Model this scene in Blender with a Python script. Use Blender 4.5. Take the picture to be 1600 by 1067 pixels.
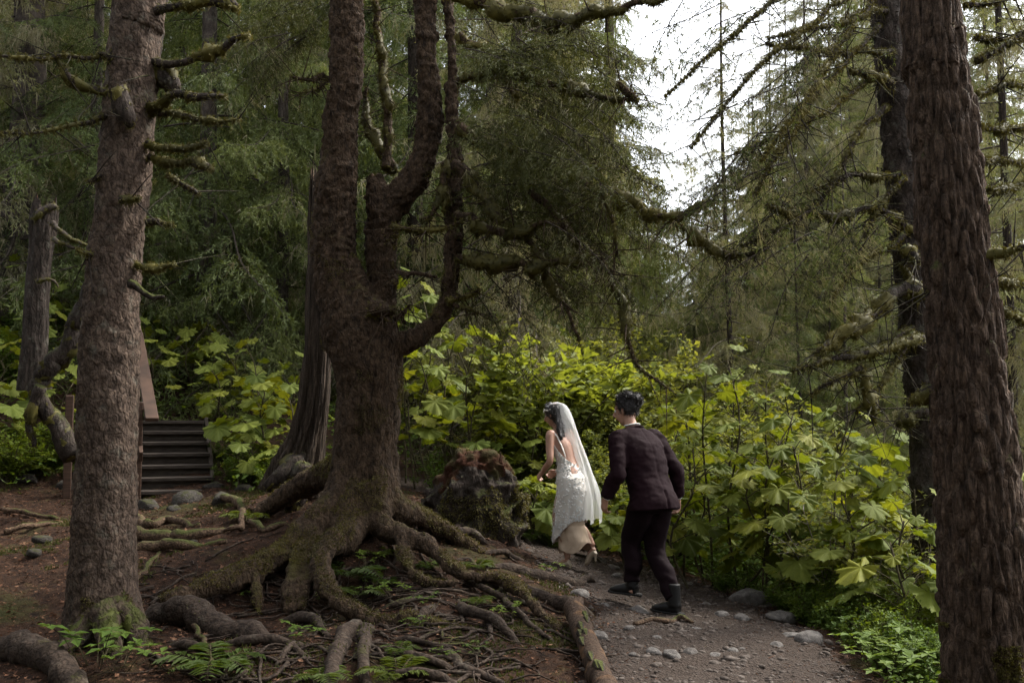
import bpy, bmesh, math, random
import numpy as np
from mathutils import Vector, Matrix, Euler

# ------------------------------------------------------------------ camera, sky, sun, exposure
scene = bpy.context.scene
for o in list(bpy.data.objects): bpy.data.objects.remove(o)
COL = scene.collection
PITCH = math.radians(4.3); EYE = 1.6; FPX = 1556.0
cam_data = bpy.data.cameras.new('camera'); cam_data.lens = 35.0; cam_data.sensor_width = 36.0
cam_data.clip_start = 0.05; cam_data.clip_end = 600.0
cam = bpy.data.objects.new('camera', cam_data); COL.objects.link(cam)
cam.location = (0, 0, EYE); cam.rotation_euler = (math.radians(90) + PITCH, 0, 0)
scene.camera = cam

SUN_EL = math.radians(52); SUN_AZ = math.radians(62)      # azimuth from +Y (view direction) towards +X (right)
world = bpy.data.worlds.new('World'); scene.world = world; world.use_nodes = True
wn = world.node_tree.nodes; wl = world.node_tree.links
wn.clear()
w_out = wn.new('ShaderNodeOutputWorld'); w_bg = wn.new('ShaderNodeBackground'); w_sky = wn.new('ShaderNodeTexSky')
w_sky.sky_type = 'NISHITA'; w_sky.sun_disc = False; w_sky.sun_elevation = SUN_EL; w_sky.sun_rotation = SUN_AZ
w_sky.air_density = 1.0; w_sky.dust_density = 3.0; w_sky.ozone_density = 1.0
w_hs = wn.new('ShaderNodeHueSaturation'); w_hs.inputs['Saturation'].default_value = 0.22
w_bg.inputs['Strength'].default_value = 0.15
wl.new(w_sky.outputs[0], w_hs.inputs['Color']); wl.new(w_hs.outputs[0], w_bg.inputs['Color']); wl.new(w_bg.outputs[0], w_out.inputs[0])

sun_d = bpy.data.lights.new('sun', 'SUN'); sun_d.energy = 1.5; sun_d.angle = math.radians(12); sun_d.color = (1.0, 0.95, 0.86)
sun = bpy.data.objects.new('sun', sun_d); COL.objects.link(sun)
_s = Vector((math.sin(SUN_AZ) * math.cos(SUN_EL), math.cos(SUN_AZ) * math.cos(SUN_EL), math.sin(SUN_EL)))
sun.rotation_euler = _s.to_track_quat('Z', 'Y').to_euler(); sun.location = (0, 0, 30)

vs = scene.view_settings; vs.view_transform = 'Standard'; vs.look = 'None'; vs.exposure = 2.12; vs.gamma = 1.0
vs.use_curve_mapping = False
cy = scene.cycles
cy.max_bounces = 5; cy.diffuse_bounces = 3; cy.glossy_bounces = 2; cy.transmission_bounces = 4; cy.transparent_max_bounces = 8
cy.caustics_reflective = False; cy.caustics_refractive = False; cy.use_adaptive_sampling = True; cy.adaptive_threshold = 0.02
cy.use_denoising = True
try: cy.denoiser = 'OPENIMAGEDENOISE'; cy.denoising_input_passes = 'RGB_ALBEDO_NORMAL'
except Exception: pass
scene.render.use_persistent_data = False

# ------------------------------------------------------------------ small maths
RNG = np.random.default_rng(7)
random.seed(7)
def W(px, py, Y):
    "world point seen at photograph pixel (px, py) at world depth Y"
    a = (px - 800.0) / FPX; b = (533.5 - py) / FPX
    d = np.array([a, math.cos(PITCH) - b * math.sin(PITCH), math.sin(PITCH) + b * math.cos(PITCH)])
    return np.array([0, 0, EYE]) + d * (Y / d[1])
def PW(px, Y): return (px - 800.0) / FPX * Y
def _hash(ix, iy, iz, seed):
    h = (ix.astype(np.int64) * 374761393 + iy.astype(np.int64) * 668265263 + iz.astype(np.int64) * 2147483647 + seed * 1274126177) & 0xffffffff
    h = ((h ^ (h >> 13)) * 1274126177) & 0xffffffff
    h = h ^ (h >> 16)
    return (h & 0xffff) / 65535.0
def vnoise(p, seed=0):
    p = np.asarray(p, float); i = np.floor(p).astype(np.int64); f = p - i; f = f * f * (3 - 2 * f)
    r = 0
    for dx in (0, 1):
        for dy in (0, 1):
            for dz in (0, 1):
                w = (f[..., 0] if dx else 1 - f[..., 0]) * (f[..., 1] if dy else 1 - f[..., 1]) * (f[..., 2] if dz else 1 - f[..., 2])
                r = r + w * _hash(i[..., 0] + dx, i[..., 1] + dy, i[..., 2] + dz, seed)
    return r * 2 - 1
def fbm(p, octaves=4, seed=0):
    p = np.asarray(p, float); r = 0; a = 1.0; s = 0
    for k in range(octaves):
        r = r + a * vnoise(p * (2 ** k), seed + k * 17); s += a; a *= 0.5
    return r / s
def cells(u, v, nu, seed=0):
    "F1, F2 and cell id of jittered cells; u wraps after nu cells"
    iu = np.floor(u).astype(np.int64); iv = np.floor(v).astype(np.int64)
    f1 = np.full(u.shape, 9.0); f2 = np.full(u.shape, 9.0); cid = np.zeros(u.shape)
    for du in (-1, 0, 1):
        for dv in (-1, 0, 1):
            cu = iu + du; cv = iv + dv; wu = np.mod(cu, nu)
            jx = _hash(wu, cv, wu * 0, seed); jy = _hash(wu, cv, wu * 0 + 1, seed); k = _hash(wu, cv, wu * 0 + 2, seed)
            d = np.hypot(cu + jx - u, cv + jy - v)
            n = d < f1
            f2 = np.where(n, f1, np.minimum(f2, d)); cid = np.where(n, k, cid); f1 = np.where(n, d, f1)
    return f1, f2, cid
def catmull(P, n):
    "n points along a smooth curve through the rows of P (any number of columns)"
    P = np.asarray(P, float)
    if len(P) == 2: P = np.stack([P[0], (P[0] + P[1]) / 2, P[1]])
    Q = np.vstack([2 * P[0] - P[1], P, 2 * P[-1] - P[-2]])
    seg = np.linalg.norm(np.diff(P[:, :3], axis=0), axis=1) + 1e-6
    c = np.concatenate([[0], np.cumsum(seg)]); t = np.linspace(0, c[-1], n)
    k = np.clip(np.searchsorted(c, t, side='right') - 1, 0, len(P) - 2); u = ((t - c[k]) / seg[k])[:, None]
    p0, p1, p2, p3 = Q[k], Q[k + 1], Q[k + 2], Q[k + 3]
    return 0.5 * (2 * p1 + (p2 - p0) * u + (2 * p0 - 5 * p1 + 4 * p2 - p3) * u ** 2 + (3 * p1 - p0 - 3 * p2 + p3) * u ** 3)
def unit(v):
    v = np.asarray(v, float); return v / (np.linalg.norm(v, axis=-1, keepdims=True) + 1e-12)
def frames(C):
    T = np.gradient(C, axis=0); T = unit(T); n = len(C)
    a = np.array([0, 0, 1.0]) if abs(T[0][2]) < 0.8 else np.array([1.0, 0, 0])
    U = np.zeros_like(C); U[0] = unit(np.cross(T[0], a))
    for i in range(1, n):
        u = U[i - 1] - T[i] * np.dot(U[i - 1], T[i]); U[i] = unit(u)
    return T, U, np.cross(T, U)
def tube(C, R, seg=8, cap=True, squash=None, rough=0.0, rscale=6.0, seed=0):
    "vertices and quads of a tube along C with radii R"
    C = np.asarray(C, float); R = np.broadcast_to(np.asarray(R, float), (len(C),)); T, U, B = frames(C)
    a = np.linspace(0, 2 * np.pi, seg, endpoint=False)
    ring = U[:, None, :] * np.cos(a)[None, :, None] + B[:, None, :] * np.sin(a)[None, :, None]
    rr = R[:, None] * np.ones(seg)[None]
    V = C[:, None, :] + ring * rr[..., None]
    if rough:
        nz = fbm(V * rscale, 3, seed); V = C[:, None, :] + ring * (rr * (1 + rough * nz))[..., None]
    V = V.reshape(-1, 3); n = len(C)
    i = np.arange(n - 1)[:, None] * seg; j = np.arange(seg)[None]; j2 = (j + 1) % seg
    F = np.stack([i + j, i + j2, i + seg + j2, i + seg + j], -1).reshape(-1, 4)
    if cap:
        V = np.vstack([V, C[0], C[-1]]); b = n * seg
        j = np.arange(seg); j2 = (j + 1) % seg
        F = np.vstack([F, np.stack([j2, j, j * 0 + b, j * 0 + b], -1), np.stack([(n - 1) * seg + j, (n - 1) * seg + j2, j * 0 + b + 1, j * 0 + b + 1], -1)])
    return V, F
class MB:
    "collects vertices and faces (3 or 4 columns; a quad with a doubled last corner is a triangle) for ONE mesh object"
    def __init__(s): s.V = []; s.F = []; s.M = []; s.n = 0
    def add(s, V, F, m=0):
        V = np.asarray(V, float).reshape(-1, 3); F = np.asarray(F, np.int64)
        if F.shape[1] == 3: F = np.hstack([F, F[:, 2:3]])
        s.V.append(V); s.F.append(F + s.n); s.M.append(np.broadcast_to(np.asarray(m, np.int32), (len(F),))); s.n += len(V)
        return s
    def tube(s, C, R, seg=8, m=0, **k): V, F = tube(C, R, seg, **k); return s.add(V, F, m)
    def arrays(s): return np.vstack(s.V), np.vstack(s.F), np.concatenate(s.M)
    def mesh(s, name, mats, smooth=True):
        V, F, M = s.arrays(); return mesh_from(name, V, F, M, mats, smooth)
    def obj(s, name, mats, parent=None, smooth=True): return link(name, s.mesh(name, mats, smooth), parent)
def mesh_from(name, V, F, M, mats, smooth=True):
    tri = F[:, 2] == F[:, 3]; cnt = np.where(tri, 3, 4); start = np.concatenate([[0], np.cumsum(cnt)[:-1]]) if len(cnt) else np.zeros(0, int)
    mask = np.ones(F.shape, bool); mask[tri, 3] = False; loops = F[mask]
    me = bpy.data.meshes.new(name)
    me.vertices.add(len(V)); me.vertices.foreach_set('co', np.ascontiguousarray(V, np.float32).ravel())
    me.loops.add(len(loops)); me.loops.foreach_set('vertex_index', np.ascontiguousarray(loops, np.int32))
    me.polygons.add(len(F)); me.polygons.foreach_set('loop_start', np.ascontiguousarray(start, np.int32))
    me.polygons.foreach_set('material_index', np.ascontiguousarray(M, np.int32))
    for m in mats: me.materials.append(m)
    me.polygons.foreach_set('use_smooth', np.full(len(F), bool(smooth)))
    me.update(calc_edges=True); me.validate(clean_customdata=False)
    return me
def link(name, data, parent=None, loc=None, rot=None, scale=None):
    o = bpy.data.objects.new(name, data); COL.objects.link(o)
    if parent is not None: o.parent = parent
    if loc is not None: o.location = loc
    if rot is not None: o.rotation_euler = rot
    if scale is not None: o.scale = scale if hasattr(scale, '__len__') else (scale,) * 3
    return o
def tag(o, label=None, cat=None, group=None, kind=None):
    if label: o['label'] = label
    if cat: o['category'] = cat
    if group: o['group'] = group
    if kind: o['kind'] = kind
    return o
def thing(name, label, cat, loc=(0, 0, 0), rz=0.0, group=None, scale=None):
    return tag(link(name, None, None, loc, (0, 0, rz), scale), label, cat, group)
def rotz(a): c, s = math.cos(a), math.sin(a); return np.array([[c, -s, 0], [s, c, 0], [0, 0, 1.0]])
def rotx(a): c, s = math.cos(a), math.sin(a); return np.array([[1.0, 0, 0], [0, c, -s], [0, s, c]])
def roty(a): c, s = math.cos(a), math.sin(a); return np.array([[c, 0, s], [0, 1.0, 0], [-s, 0, c]])
def remesh(mb, voxel, smooth_it=6, factor=0.5):
    "fuse overlapping tubes of a MB into one skin; returns vertices, faces and vertex normals"
    tmp = link('tmp', mb.mesh('tmp', [], True))
    r = tmp.modifiers.new('r', 'REMESH'); r.mode = 'VOXEL'; r.voxel_size = voxel; r.adaptivity = 0.0
    if smooth_it:
        s = tmp.modifiers.new('s', 'SMOOTH'); s.factor = factor; s.iterations = smooth_it
    dg = bpy.context.evaluated_depsgraph_get(); dg.update()
    ev = tmp.evaluated_get(dg); me = bpy.data.meshes.new_from_object(ev)
    nv = len(me.vertices); V = np.zeros(nv * 3, np.float32); me.vertices.foreach_get('co', V)
    N = np.zeros(nv * 3, np.float32); me.vertices.foreach_get('normal', N)
    nf = len(me.polygons); ls = np.zeros(nf, np.int32); lt = np.zeros(nf, np.int32)
    me.polygons.foreach_get('loop_start', ls); me.polygons.foreach_get('loop_total', lt)
    vi = np.zeros(len(me.loops), np.int32); me.loops.foreach_get('vertex_index', vi)
    F = np.stack([vi[ls], vi[ls + 1], vi[ls + 2], vi[ls + np.minimum(lt - 1, 3)]], -1)
    d = tmp.data; bpy.data.objects.remove(tmp); bpy.data.meshes.remove(d); bpy.data.meshes.remove(me)
    return V.reshape(-1, 3).astype(float), F.astype(np.int64), N.reshape(-1, 3).astype(float)

# ------------------------------------------------------------------ materials
class NT:
    def __init__(s, name):
        s.m = bpy.data.materials.new(name); s.m.use_nodes = True; s.t = s.m.node_tree; s.t.nodes.clear()
        s.out = s.t.nodes.new('ShaderNodeOutputMaterial')
    def n(s, typ, ins=None, **props):
        nd = s.t.nodes.new('ShaderNode' + typ)
        for k, v in props.items(): setattr(nd, k, v)
        for k, v in (ins or {}).items():
            sk = nd.inputs[k]
            if isinstance(v, bpy.types.NodeSocket): s.t.links.new(v, sk)
            else: sk.default_value = v
        return nd
    def coord(s, kind='Object', scale=(1, 1, 1)):
        tc = s.n('TexCoord'); return s.n('Mapping', {'Vector': tc.outputs[kind], 'Scale': scale}).outputs[0]
    def noise(s, vec, scale, detail=4, rough=0.55, out='Fac'):
        return s.n('TexNoise', {'Vector': vec, 'Scale': scale, 'Detail': detail, 'Roughness': rough}).outputs[out]
    def ramp(s, fac, stops, interp='LINEAR'):
        r = s.n('ValToRGB', {'Fac': fac}); r.color_ramp.interpolation = interp; e = r.color_ramp.elements
        while len(e) < len(stops): e.new(0.5)
        for k, (p, c) in enumerate(stops): e[k].position = p; e[k].color = tuple(c) + (1,) if len(c) == 3 else c
        return r.outputs[0]
    def mix(s, fac, a, b, blend='MIX'):
        x = s.n('MixRGB', {'Fac': fac}, blend_type=blend)
        for k, v in (('Color1', a), ('Color2', b)):
            if isinstance(v, bpy.types.NodeSocket): s.t.links.new(v, x.inputs[k])
            else: x.inputs[k].default_value = tuple(v) + (1,)
        return x.outputs[0]
    def math(s, op, a, b=0.0, clamp=False): return s.n('Math', {0: a, 1: b}, operation=op, use_clamp=clamp).outputs[0]
    def bump(s, h, strength=0.5, dist=0.02): return s.n('Bump', {'Height': h, 'Strength': strength, 'Distance': dist}).outputs[0]
    def surf(s, sh): s.t.links.new(sh, s.out.inputs['Surface']); return s.m
    def principled(s, col, rough=0.8, normal=None, spec=0.3, **k):
        ins = {'Roughness': rough, 'Specular IOR Level': spec}; ins.update(k)
        ins['Base Color'] = col if isinstance(col, bpy.types.NodeSocket) else tuple(col) + (1,)
        if normal is not None: ins['Normal'] = normal
        return s.surf(s.n('BsdfPrincipled', ins).outputs[0])
def up_z(t): return t.n('SeparateXYZ', {0: t.n('NewGeometry').outputs['Normal']}).outputs['Z']

def bark_mat(name, dark, light, scale=(14, 14, 5), moss=0.35, moss_col=(0.045, 0.05, 0.012), bump=0.6, lichen=0.0, grain=60.0, updir=0.35):
    t = NT(name); v = t.coord('Object', scale); v1 = t.coord('Object')
    n1 = t.noise(v, 1.0, 6, 0.62); n2 = t.noise(v1, grain, 3, 0.6); n3 = t.noise(v1, 2.3, 4, 0.6)
    vo = t.n('TexVoronoi', {'Vector': v, 'Scale': 1.2}, feature='DISTANCE_TO_EDGE').outputs['Distance']
    crack = t.math('MULTIPLY', vo, 4.0, True)
    c = t.ramp(n1, [(0.3, dark), (0.62, light)])
    c = t.mix(t.math('MULTIPLY', t.math('SUBTRACT', 1.0, crack), 0.35), c, [x * 0.35 for x in dark])
    c = t.mix(0.5, c, t.ramp(n2, [(0.3, (0.35, 0.35, 0.35)), (0.7, (1.5, 1.45, 1.4))]), 'MULTIPLY')
    if lichen: c = t.mix(t.math('MULTIPLY', t.ramp(t.noise(v1, 9.0, 5, 0.7), [(0.56, (0, 0, 0)), (0.68, (1, 1, 1))]), lichen), c, (0.2, 0.2, 0.16))
    if moss:
        f = t.math('ADD', t.math('MULTIPLY', up_z(t), updir), t.math('ADD', n3, moss - 1.0))
        f = t.math('MULTIPLY', t.math('ADD', f, t.math('MULTIPLY', t.math('SUBTRACT', n2, 0.5), 0.35)), 7.0, True)
        mc = t.mix(t.noise(v1, 35, 3), [x * 0.45 for x in moss_col], [x * 1.5 for x in moss_col])
        c = t.mix(f, c, mc)
    h = t.math('ADD', t.math('ADD', n1, t.math('MULTIPLY', n2, 0.35)), t.math('MULTIPLY', crack, 0.25))
    return t.principled(c, 0.9, t.bump(h, bump, 0.03), 0.15)

def needle_mat(name, a, b, trans=0.25, rnd=0.35, tint=(1.2, 0.95, 0.55)):
    t = NT(name); v = t.coord('Object'); n = t.noise(v, 1.3, 3); n2 = t.noise(v, 14.0, 2)
    f = t.math('ADD', t.math('MULTIPLY', n, 0.7), t.math('MULTIPLY', n2, 0.45))
    c = t.ramp(f, [(0.36, a), (0.75, b)])
    r = t.n('ObjectInfo').outputs['Random']
    c = t.mix(t.math('MULTIPLY', r, rnd), c, t.mix(1.0, c, tint, 'MULTIPLY'))
    d = t.n('BsdfPrincipled', {'Base Color': c, 'Roughness': 0.62, 'Specular IOR Level': 0.25}).outputs[0]
    tr = t.n('BsdfTranslucent', {'Color': t.mix(1.0, c, (1.25, 1.2, 0.6), 'MULTIPLY')}).outputs[0]
    return t.surf(t.n('MixShader', {0: trans, 1: d, 2: tr}).outputs[0])

M = {}
M['bark_left'] = bark_mat('spruce_plate_bark', (0.022, 0.015, 0.011), (0.115, 0.082, 0.061), (23, 23, 15), 0.30, bump=0.8, lichen=0.25)
M['bark_right'] = bark_mat('ridged_bark', (0.011, 0.0072, 0.0050), (0.100, 0.068, 0.047), (34, 34, 9.0), 0.30, bump=0.9)
M['bark_main'] = bark_mat('mossy_old_bark', (0.013, 0.0085, 0.0055), (0.078, 0.051, 0.031), (22, 22, 11), 0.33, (0.046, 0.038, 0.010), bump=1.0, updir=0.22)
M['bark_dark'] = bark_mat('dark_bark', (0.013, 0.010, 0.008), (0.055, 0.042, 0.034), (18, 18, 8), 0.30, bump=0.7, lichen=0.25)
M['bark_far'] = bark_mat('far_bark', (0.030, 0.024, 0.020), (0.105, 0.085, 0.072), (9, 9, 4), 0.18, bump=0.6, lichen=0.3)
M['root'] = bark_mat('root_bark', (0.012, 0.008, 0.006), (0.062, 0.044, 0.032), (18, 18, 18), 0.25, (0.060, 0.062, 0.014), bump=0.5, lichen=0.15, updir=0.16)
M['snag'] = bark_mat('grey_split_wood', (0.012, 0.009, 0.0065), (0.085, 0.063, 0.046), (42, 42, 2.2), 0.22, bump=1.0)
M['deadwood'] = bark_mat('fallen_wood', (0.030, 0.018, 0.011), (0.13, 0.085, 0.055), (30, 30, 30), 0.26, bump=0.5)
M['twig'] = bark_mat('twig_bark', (0.018, 0.013, 0.010), (0.060, 0.048, 0.038), (30, 30, 30), 0.0, bump=0.2)
M['needles'] = needle_mat('dark_green_needles', (0.030, 0.046, 0.015), (0.112, 0.142, 0.045), .35)
M['needles_near'] = needle_mat('near_green_needles', (0.030, 0.038, 0.010), (0.095, 0.105, 0.030))
M['needles_bright'] = needle_mat('fresh_green_needles', (0.060, 0.083, 0.028), (0.175, 0.210, 0.078), .4)
M['needles_pale'] = needle_mat('pale_lichened_needles', (0.088, 0.100, 0.052), (0.225, 0.240, 0.135), .4)
M['twig_pale'] = bark_mat('pale_twig_bark', (0.036, 0.029, 0.023), (0.12, 0.100, 0.080), (30, 30, 30), 0.0, bump=0.2)
M['lichen'] = needle_mat('hanging_lichen', (0.150, 0.140, 0.092), (0.33, 0.310, 0.225), 0.3, 0.3, (1.05, 0.92, 0.8))
M['moss'] = needle_mat('moss', (0.024, 0.023, 0.005), (0.120, 0.105, 0.023), 0.25, 0.2)
M['moss_ground'] = needle_mat('ground_moss', (0.030, 0.036, 0.008), (0.095, 0.105, 0.022), 0.25, 0.2)

def leaf_mat(name, a, b, trans=0.35, rnd=0.6, tint=(1.35, 1.15, 0.7), rough=0.6):
    t = NT(name); v = t.coord('Object'); r = t.n('ObjectInfo').outputs['Random']
    n = t.noise(v, 9.0, 4)
    c = t.mix(t.math('MULTIPLY', n, 1.0), a, b)
    c = t.mix(1.0, c, t.ramp(r, [(0.0, (.66, .72, .55)), (.35, (.9, .92, .75)), (.75, (1.1, 1.05, .85)), (1.0, tint)]), 'MULTIPLY')
    sp = t.ramp(t.noise(v, 5.0, 4, .75), [(.64, (0, 0, 0)), (.72, (.7, .7, .7))]); c = t.mix(t.math('MULTIPLY', sp, rnd), c, (.10, .070, .020))
    bp = t.bump(t.noise(v, 26.0, 3), 0.35, 0.01)
    d = t.n('BsdfPrincipled', {'Base Color': c, 'Roughness': rough, 'Specular IOR Level': 0.14, 'Normal': bp}).outputs[0]
    tr = t.n('BsdfTranslucent', {'Color': t.mix(1.0, c, (1.5, 1.4, 0.45), 'MULTIPLY')}).outputs[0]
    return t.surf(t.n('MixShader', {0: trans, 1: d, 2: tr}).outputs[0])
M['leaf_big'] = leaf_mat('broad_leaf', (0.084, 0.112, 0.018), (0.158, 0.180, 0.038))
M['leaf_small'] = leaf_mat('shrub_leaf', (0.098, 0.120, 0.040), (0.205, 0.220, 0.092), 0.45)
M['leaf_yellow'] = leaf_mat('yellow_green_leaf', (0.105, 0.135, 0.034), (0.185, 0.210, 0.065), 0.45, 0.3)
M['leaf_low'] = leaf_mat('low_plant_leaf', (0.050, 0.090, 0.018), (0.105, 0.15, 0.030), 0.35)
M['leaf_autumn'] = leaf_mat('turning_leaf', (0.22, 0.17, 0.03), (0.30, 0.24, 0.05), 0.4)
M['fern'] = leaf_mat('fern_leaf', (0.026, 0.046, 0.010), (0.062, 0.084, 0.018), 0.35)
M['stem'] = bark_mat('plant_stem', (0.030, 0.026, 0.014), (0.085, 0.070, 0.038), (30, 30, 30), 0.0, bump=0.2)
M['stem_pale'] = bark_mat('pale_stem', (0.10, 0.09, 0.07), (0.26, 0.23, 0.19), (30, 30, 30), 0.0, bump=0.2)
# ------------------------------------------------------------------ terrain
_cp = np.array([  # x, y, z
 (0, 0, 0), (-3, 1, 0), (3, 1, -.1), (-3, -6, 0), (3, -6, 0), (1.2, 3, 0), (1.3, 5, -.02), (1.25, 6.2, 0), (1.15, 8.2, 0.0), (.58, 10.1, .06), (.2, 11.6, .22),
 (-1.36, 9.0, .70), (-1.3, 8.25, .36), (-1.75, 7.5, .13), (-1.55, 7.95, .24), (-1.05, 7.6, .17), (-2.2, 8.1, .30), (-1.0, 6.6, .14), (-.45, 7.6, .22), (-.2, 9.0, .32), (-.25, 10.2, .36), (-.6, 11.2, .60),
 (-2.2, 9.4, .66), (-2.9, 7.0, .05), (-2.35, 6.6, .12), (-3.4, 5.6, -.02), (-1.4, 5.2, 0), (-4.5, 8.5, .28), (-4.1, 11.8, .62), (-2.9, 12.0, .74), (-5.8, 12, .80),
 (-5.6, 9.5, .42), (-4.0, 14.5, 1.5), (-2.0, 14, 1.05), (-6.5, 15, 1.9), (-8.5, 15, 2.7), (-9, 11, 1.5), (-10, 20, 4.4), (-5, 20, 3.0), (-1, 18, 1.3), (0.5, 15, .6),
 (2.0, 8.0, -.02), (2.65, 8.6, -.16), (2.45, 7.1, -.06), (2.25, 6.0, -.05), (2.0, 10.0, -.05), (3.4, 9.0, -.45), (2.85, 5.7, -.12), (4.2, 7, -.5), (3, 12, -.4), (5, 15, -.9),
 (2, 20, -.2), (8, 12, -1.3), (8, 25, -1.3), (0, 30, 1.2), (-12, 32, 6.0), (10, 40, -.4), (0, 50, 2.5), (-20, 50, 9), (20, 50, 1.5), (25, 20, -1.5), (-22, 20, 8), (-20, 0, 2), (25, 0, -1),
 (0, 90, 9), (-45, 80, 14), (45, 80, 8), (60, 30, 0), (-60, 20, 14), (0, -30, 0), (-40, -30, 2), (40, -30, 0)], float)
def _tps(r2): return 0.5 * r2 * np.log(r2 + 1e-9)
_n = len(_cp); _d2 = ((_cp[:, None, :2] - _cp[None, :, :2]) ** 2).sum(-1)
_A = np.zeros((_n + 3, _n + 3)); _A[:_n, :_n] = _tps(_d2) + np.eye(_n) * 0.05
_A[:_n, _n:] = np.c_[np.ones(_n), _cp[:, :2]]; _A[_n:, :_n] = _A[:_n, _n:].T
_sol = np.linalg.solve(_A, np.r_[_cp[:, 2], 0, 0, 0])
_path_c = catmull([(1.2, 0.5), (1.25, 4.0), (1.32, 6.2), (1.40, 8.0), (1.15, 9.6), (.72, 10.8), (-.1, 11.8), (-1.2, 12.6)], 60)
_path_w = np.interp(np.linspace(0, 1, 60), [0, .4, .55, .7, .82, 1], [.85, .75, .74, .72, .6, .45])
def path_dist(x, y):
    "signed distance to the trodden path's edge, negative inside"
    x = np.asarray(x, float); y = np.asarray(y, float); d = np.full(x.shape, 9.0)
    for (cx, cyy), w in zip(_path_c, _path_w): d = np.minimum(d, np.hypot(x - cx, y - cyy) - w)
    return d
def H(x, y, detail=True):
    x = np.asarray(x, float); y = np.asarray(y, float); shp = x.shape; xx = x.ravel(); yy = y.ravel(); z = np.zeros(xx.shape)
    for s in range(0, len(xx), 20000):
        a = xx[s:s + 20000]; b = yy[s:s + 20000]
        r2 = (a[:, None] - _cp[None, :, 0]) ** 2 + (b[:, None] - _cp[None, :, 1]) ** 2
        z[s:s + 20000] = _tps(r2) @ _sol[:_n] + _sol[_n] + _sol[_n + 1] * a + _sol[_n + 2] * b
    if detail:
        p = np.stack([xx, yy, xx * 0], -1)
        inside = np.clip(-path_dist(xx, yy) / 0.3 + .5, 0, 1)
        z += (fbm(p * 1.7, 4, 3) * 0.07 + fbm(p * 9, 3, 5) * 0.022) * (1 - 0.72 * inside) + fbm(p * 9, 3, 9) * 0.020 * inside
    return z.reshape(shp)
def HZ(x, y): return float(H(np.array([x]), np.array([y]), False)[0])
def G(px, py, near=3.0, far=30.0):
    "where the line of sight through a photograph pixel meets the ground"
    a = W(px, py, 1.0) - np.array([0, 0, EYE]); t = np.linspace(near, far, 900)
    P = np.array([0, 0, EYE]) + t[:, None] * a[None]; k = P[:, 2] < H(P[:, 0], P[:, 1], False)
    i = int(np.argmax(k)) if k.any() else len(t) - 1
    return P[i]
def axis_grid(segs):
    out = [np.array([segs[0][0]])]
    for a, b, n in segs: out.append(np.linspace(a, b, n + 1)[1:])
    return np.concatenate(out)
gx = axis_grid([(-160, -30, 12), (-30, -6, 48), (-6, 4.6, 210), (4.6, 30, 50), (30, 160, 12)])
gy = axis_grid([(-60, 3.5, 24), (3.5, 13, 190), (13, 30, 68), (30, 160, 30)])
X, Y = np.meshgrid(gx, gy); Z = H(X, Y)
def grid_faces(nx, ny):
    i = np.arange(ny - 1)[:, None] * nx + np.arange(nx - 1)[None]
    return np.stack([i, i + 1, i + nx + 1, i + nx], -1).reshape(-1, 4)
t = NT('forest_floor'); v = t.coord('Object'); nb = t.noise(v, 1.1, 5, .6); nm = t.noise(v, 13, 5, .65); nf = t.noise(v, 90, 3, .7)
c = t.ramp(nm, [(.3, (0.009, 0.006, 0.0045)), (.5, (0.029, 0.016, 0.010)), (.72, (0.062, 0.034, 0.021))])
c = t.mix(.6, c, t.ramp(nf, [(.3, (.3, .3, .3)), (.7, (1.6, 1.5, 1.4))]), 'MULTIPLY')
c = t.mix(t.ramp(t.math('ADD', t.math('MULTIPLY', nb, .8), t.math('MULTIPLY', nm, .25)), [(.56, (0, 0, 0)), (.68, (.8, .8, .8))]), c, t.mix(nf, (.012, .016, .004), (.05, .055, .014)))
M['floor'] = t.principled(c, .95, t.bump(t.math('ADD', nm, t.math('MULTIPLY', nf, .5)), .9, .03), .1)
t = NT('trodden_earth'); v = t.coord('Object'); n1 = t.noise(v, 2.2, 4); n2 = t.noise(v, 38, 5, .7); vo = t.n('TexVoronoi', {'Vector': v, 'Scale': 55.0}).outputs['Distance']
c = t.ramp(n2, [(.3, (.015, .0105, .008)), (.68, (.064, .047, .037))])
c = t.mix(t.ramp(n1, [(.4, (0, 0, 0)), (.65, (.6, .6, .6))]), c, (.040, .028, .021))
M['path'] = t.principled(c, .92, t.bump(t.math('ADD', n2, t.math('MULTIPLY', vo, -.6)), 1.0, .025), .15)
mb = MB(); mb.add(np.stack([X, Y, Z], -1).reshape(-1, 3), grid_faces(len(gx), len(gy)))
tag(mb.obj('ground', [M['floor']]), kind='structure')
# the trodden path: a sheet that dives under the forest floor along its ragged edge
px_ = np.arange(-3.2, 2.9, .045); py_ = np.arange(3.0, 14.2, .045); X, Y = np.meshgrid(px_, py_)
D = path_dist(X, Y) + fbm(np.stack([X, Y, X * 0], -1) * 2.6, 4, 31) * .20
Z = H(X, Y) + np.clip(-D * .09 + .004, -.06, .010)
F = grid_faces(len(px_), len(py_)); keep = (D.ravel()[F] < .25).any(1); F = F[keep]
used, inv = np.unique(F, return_inverse=True)
mb = MB(); mb.add(np.stack([X, Y, Z], -1).reshape(-1, 3)[used], inv.reshape(-1, 4)); tag(mb.obj('path', [M['path']]), kind='structure')
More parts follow.
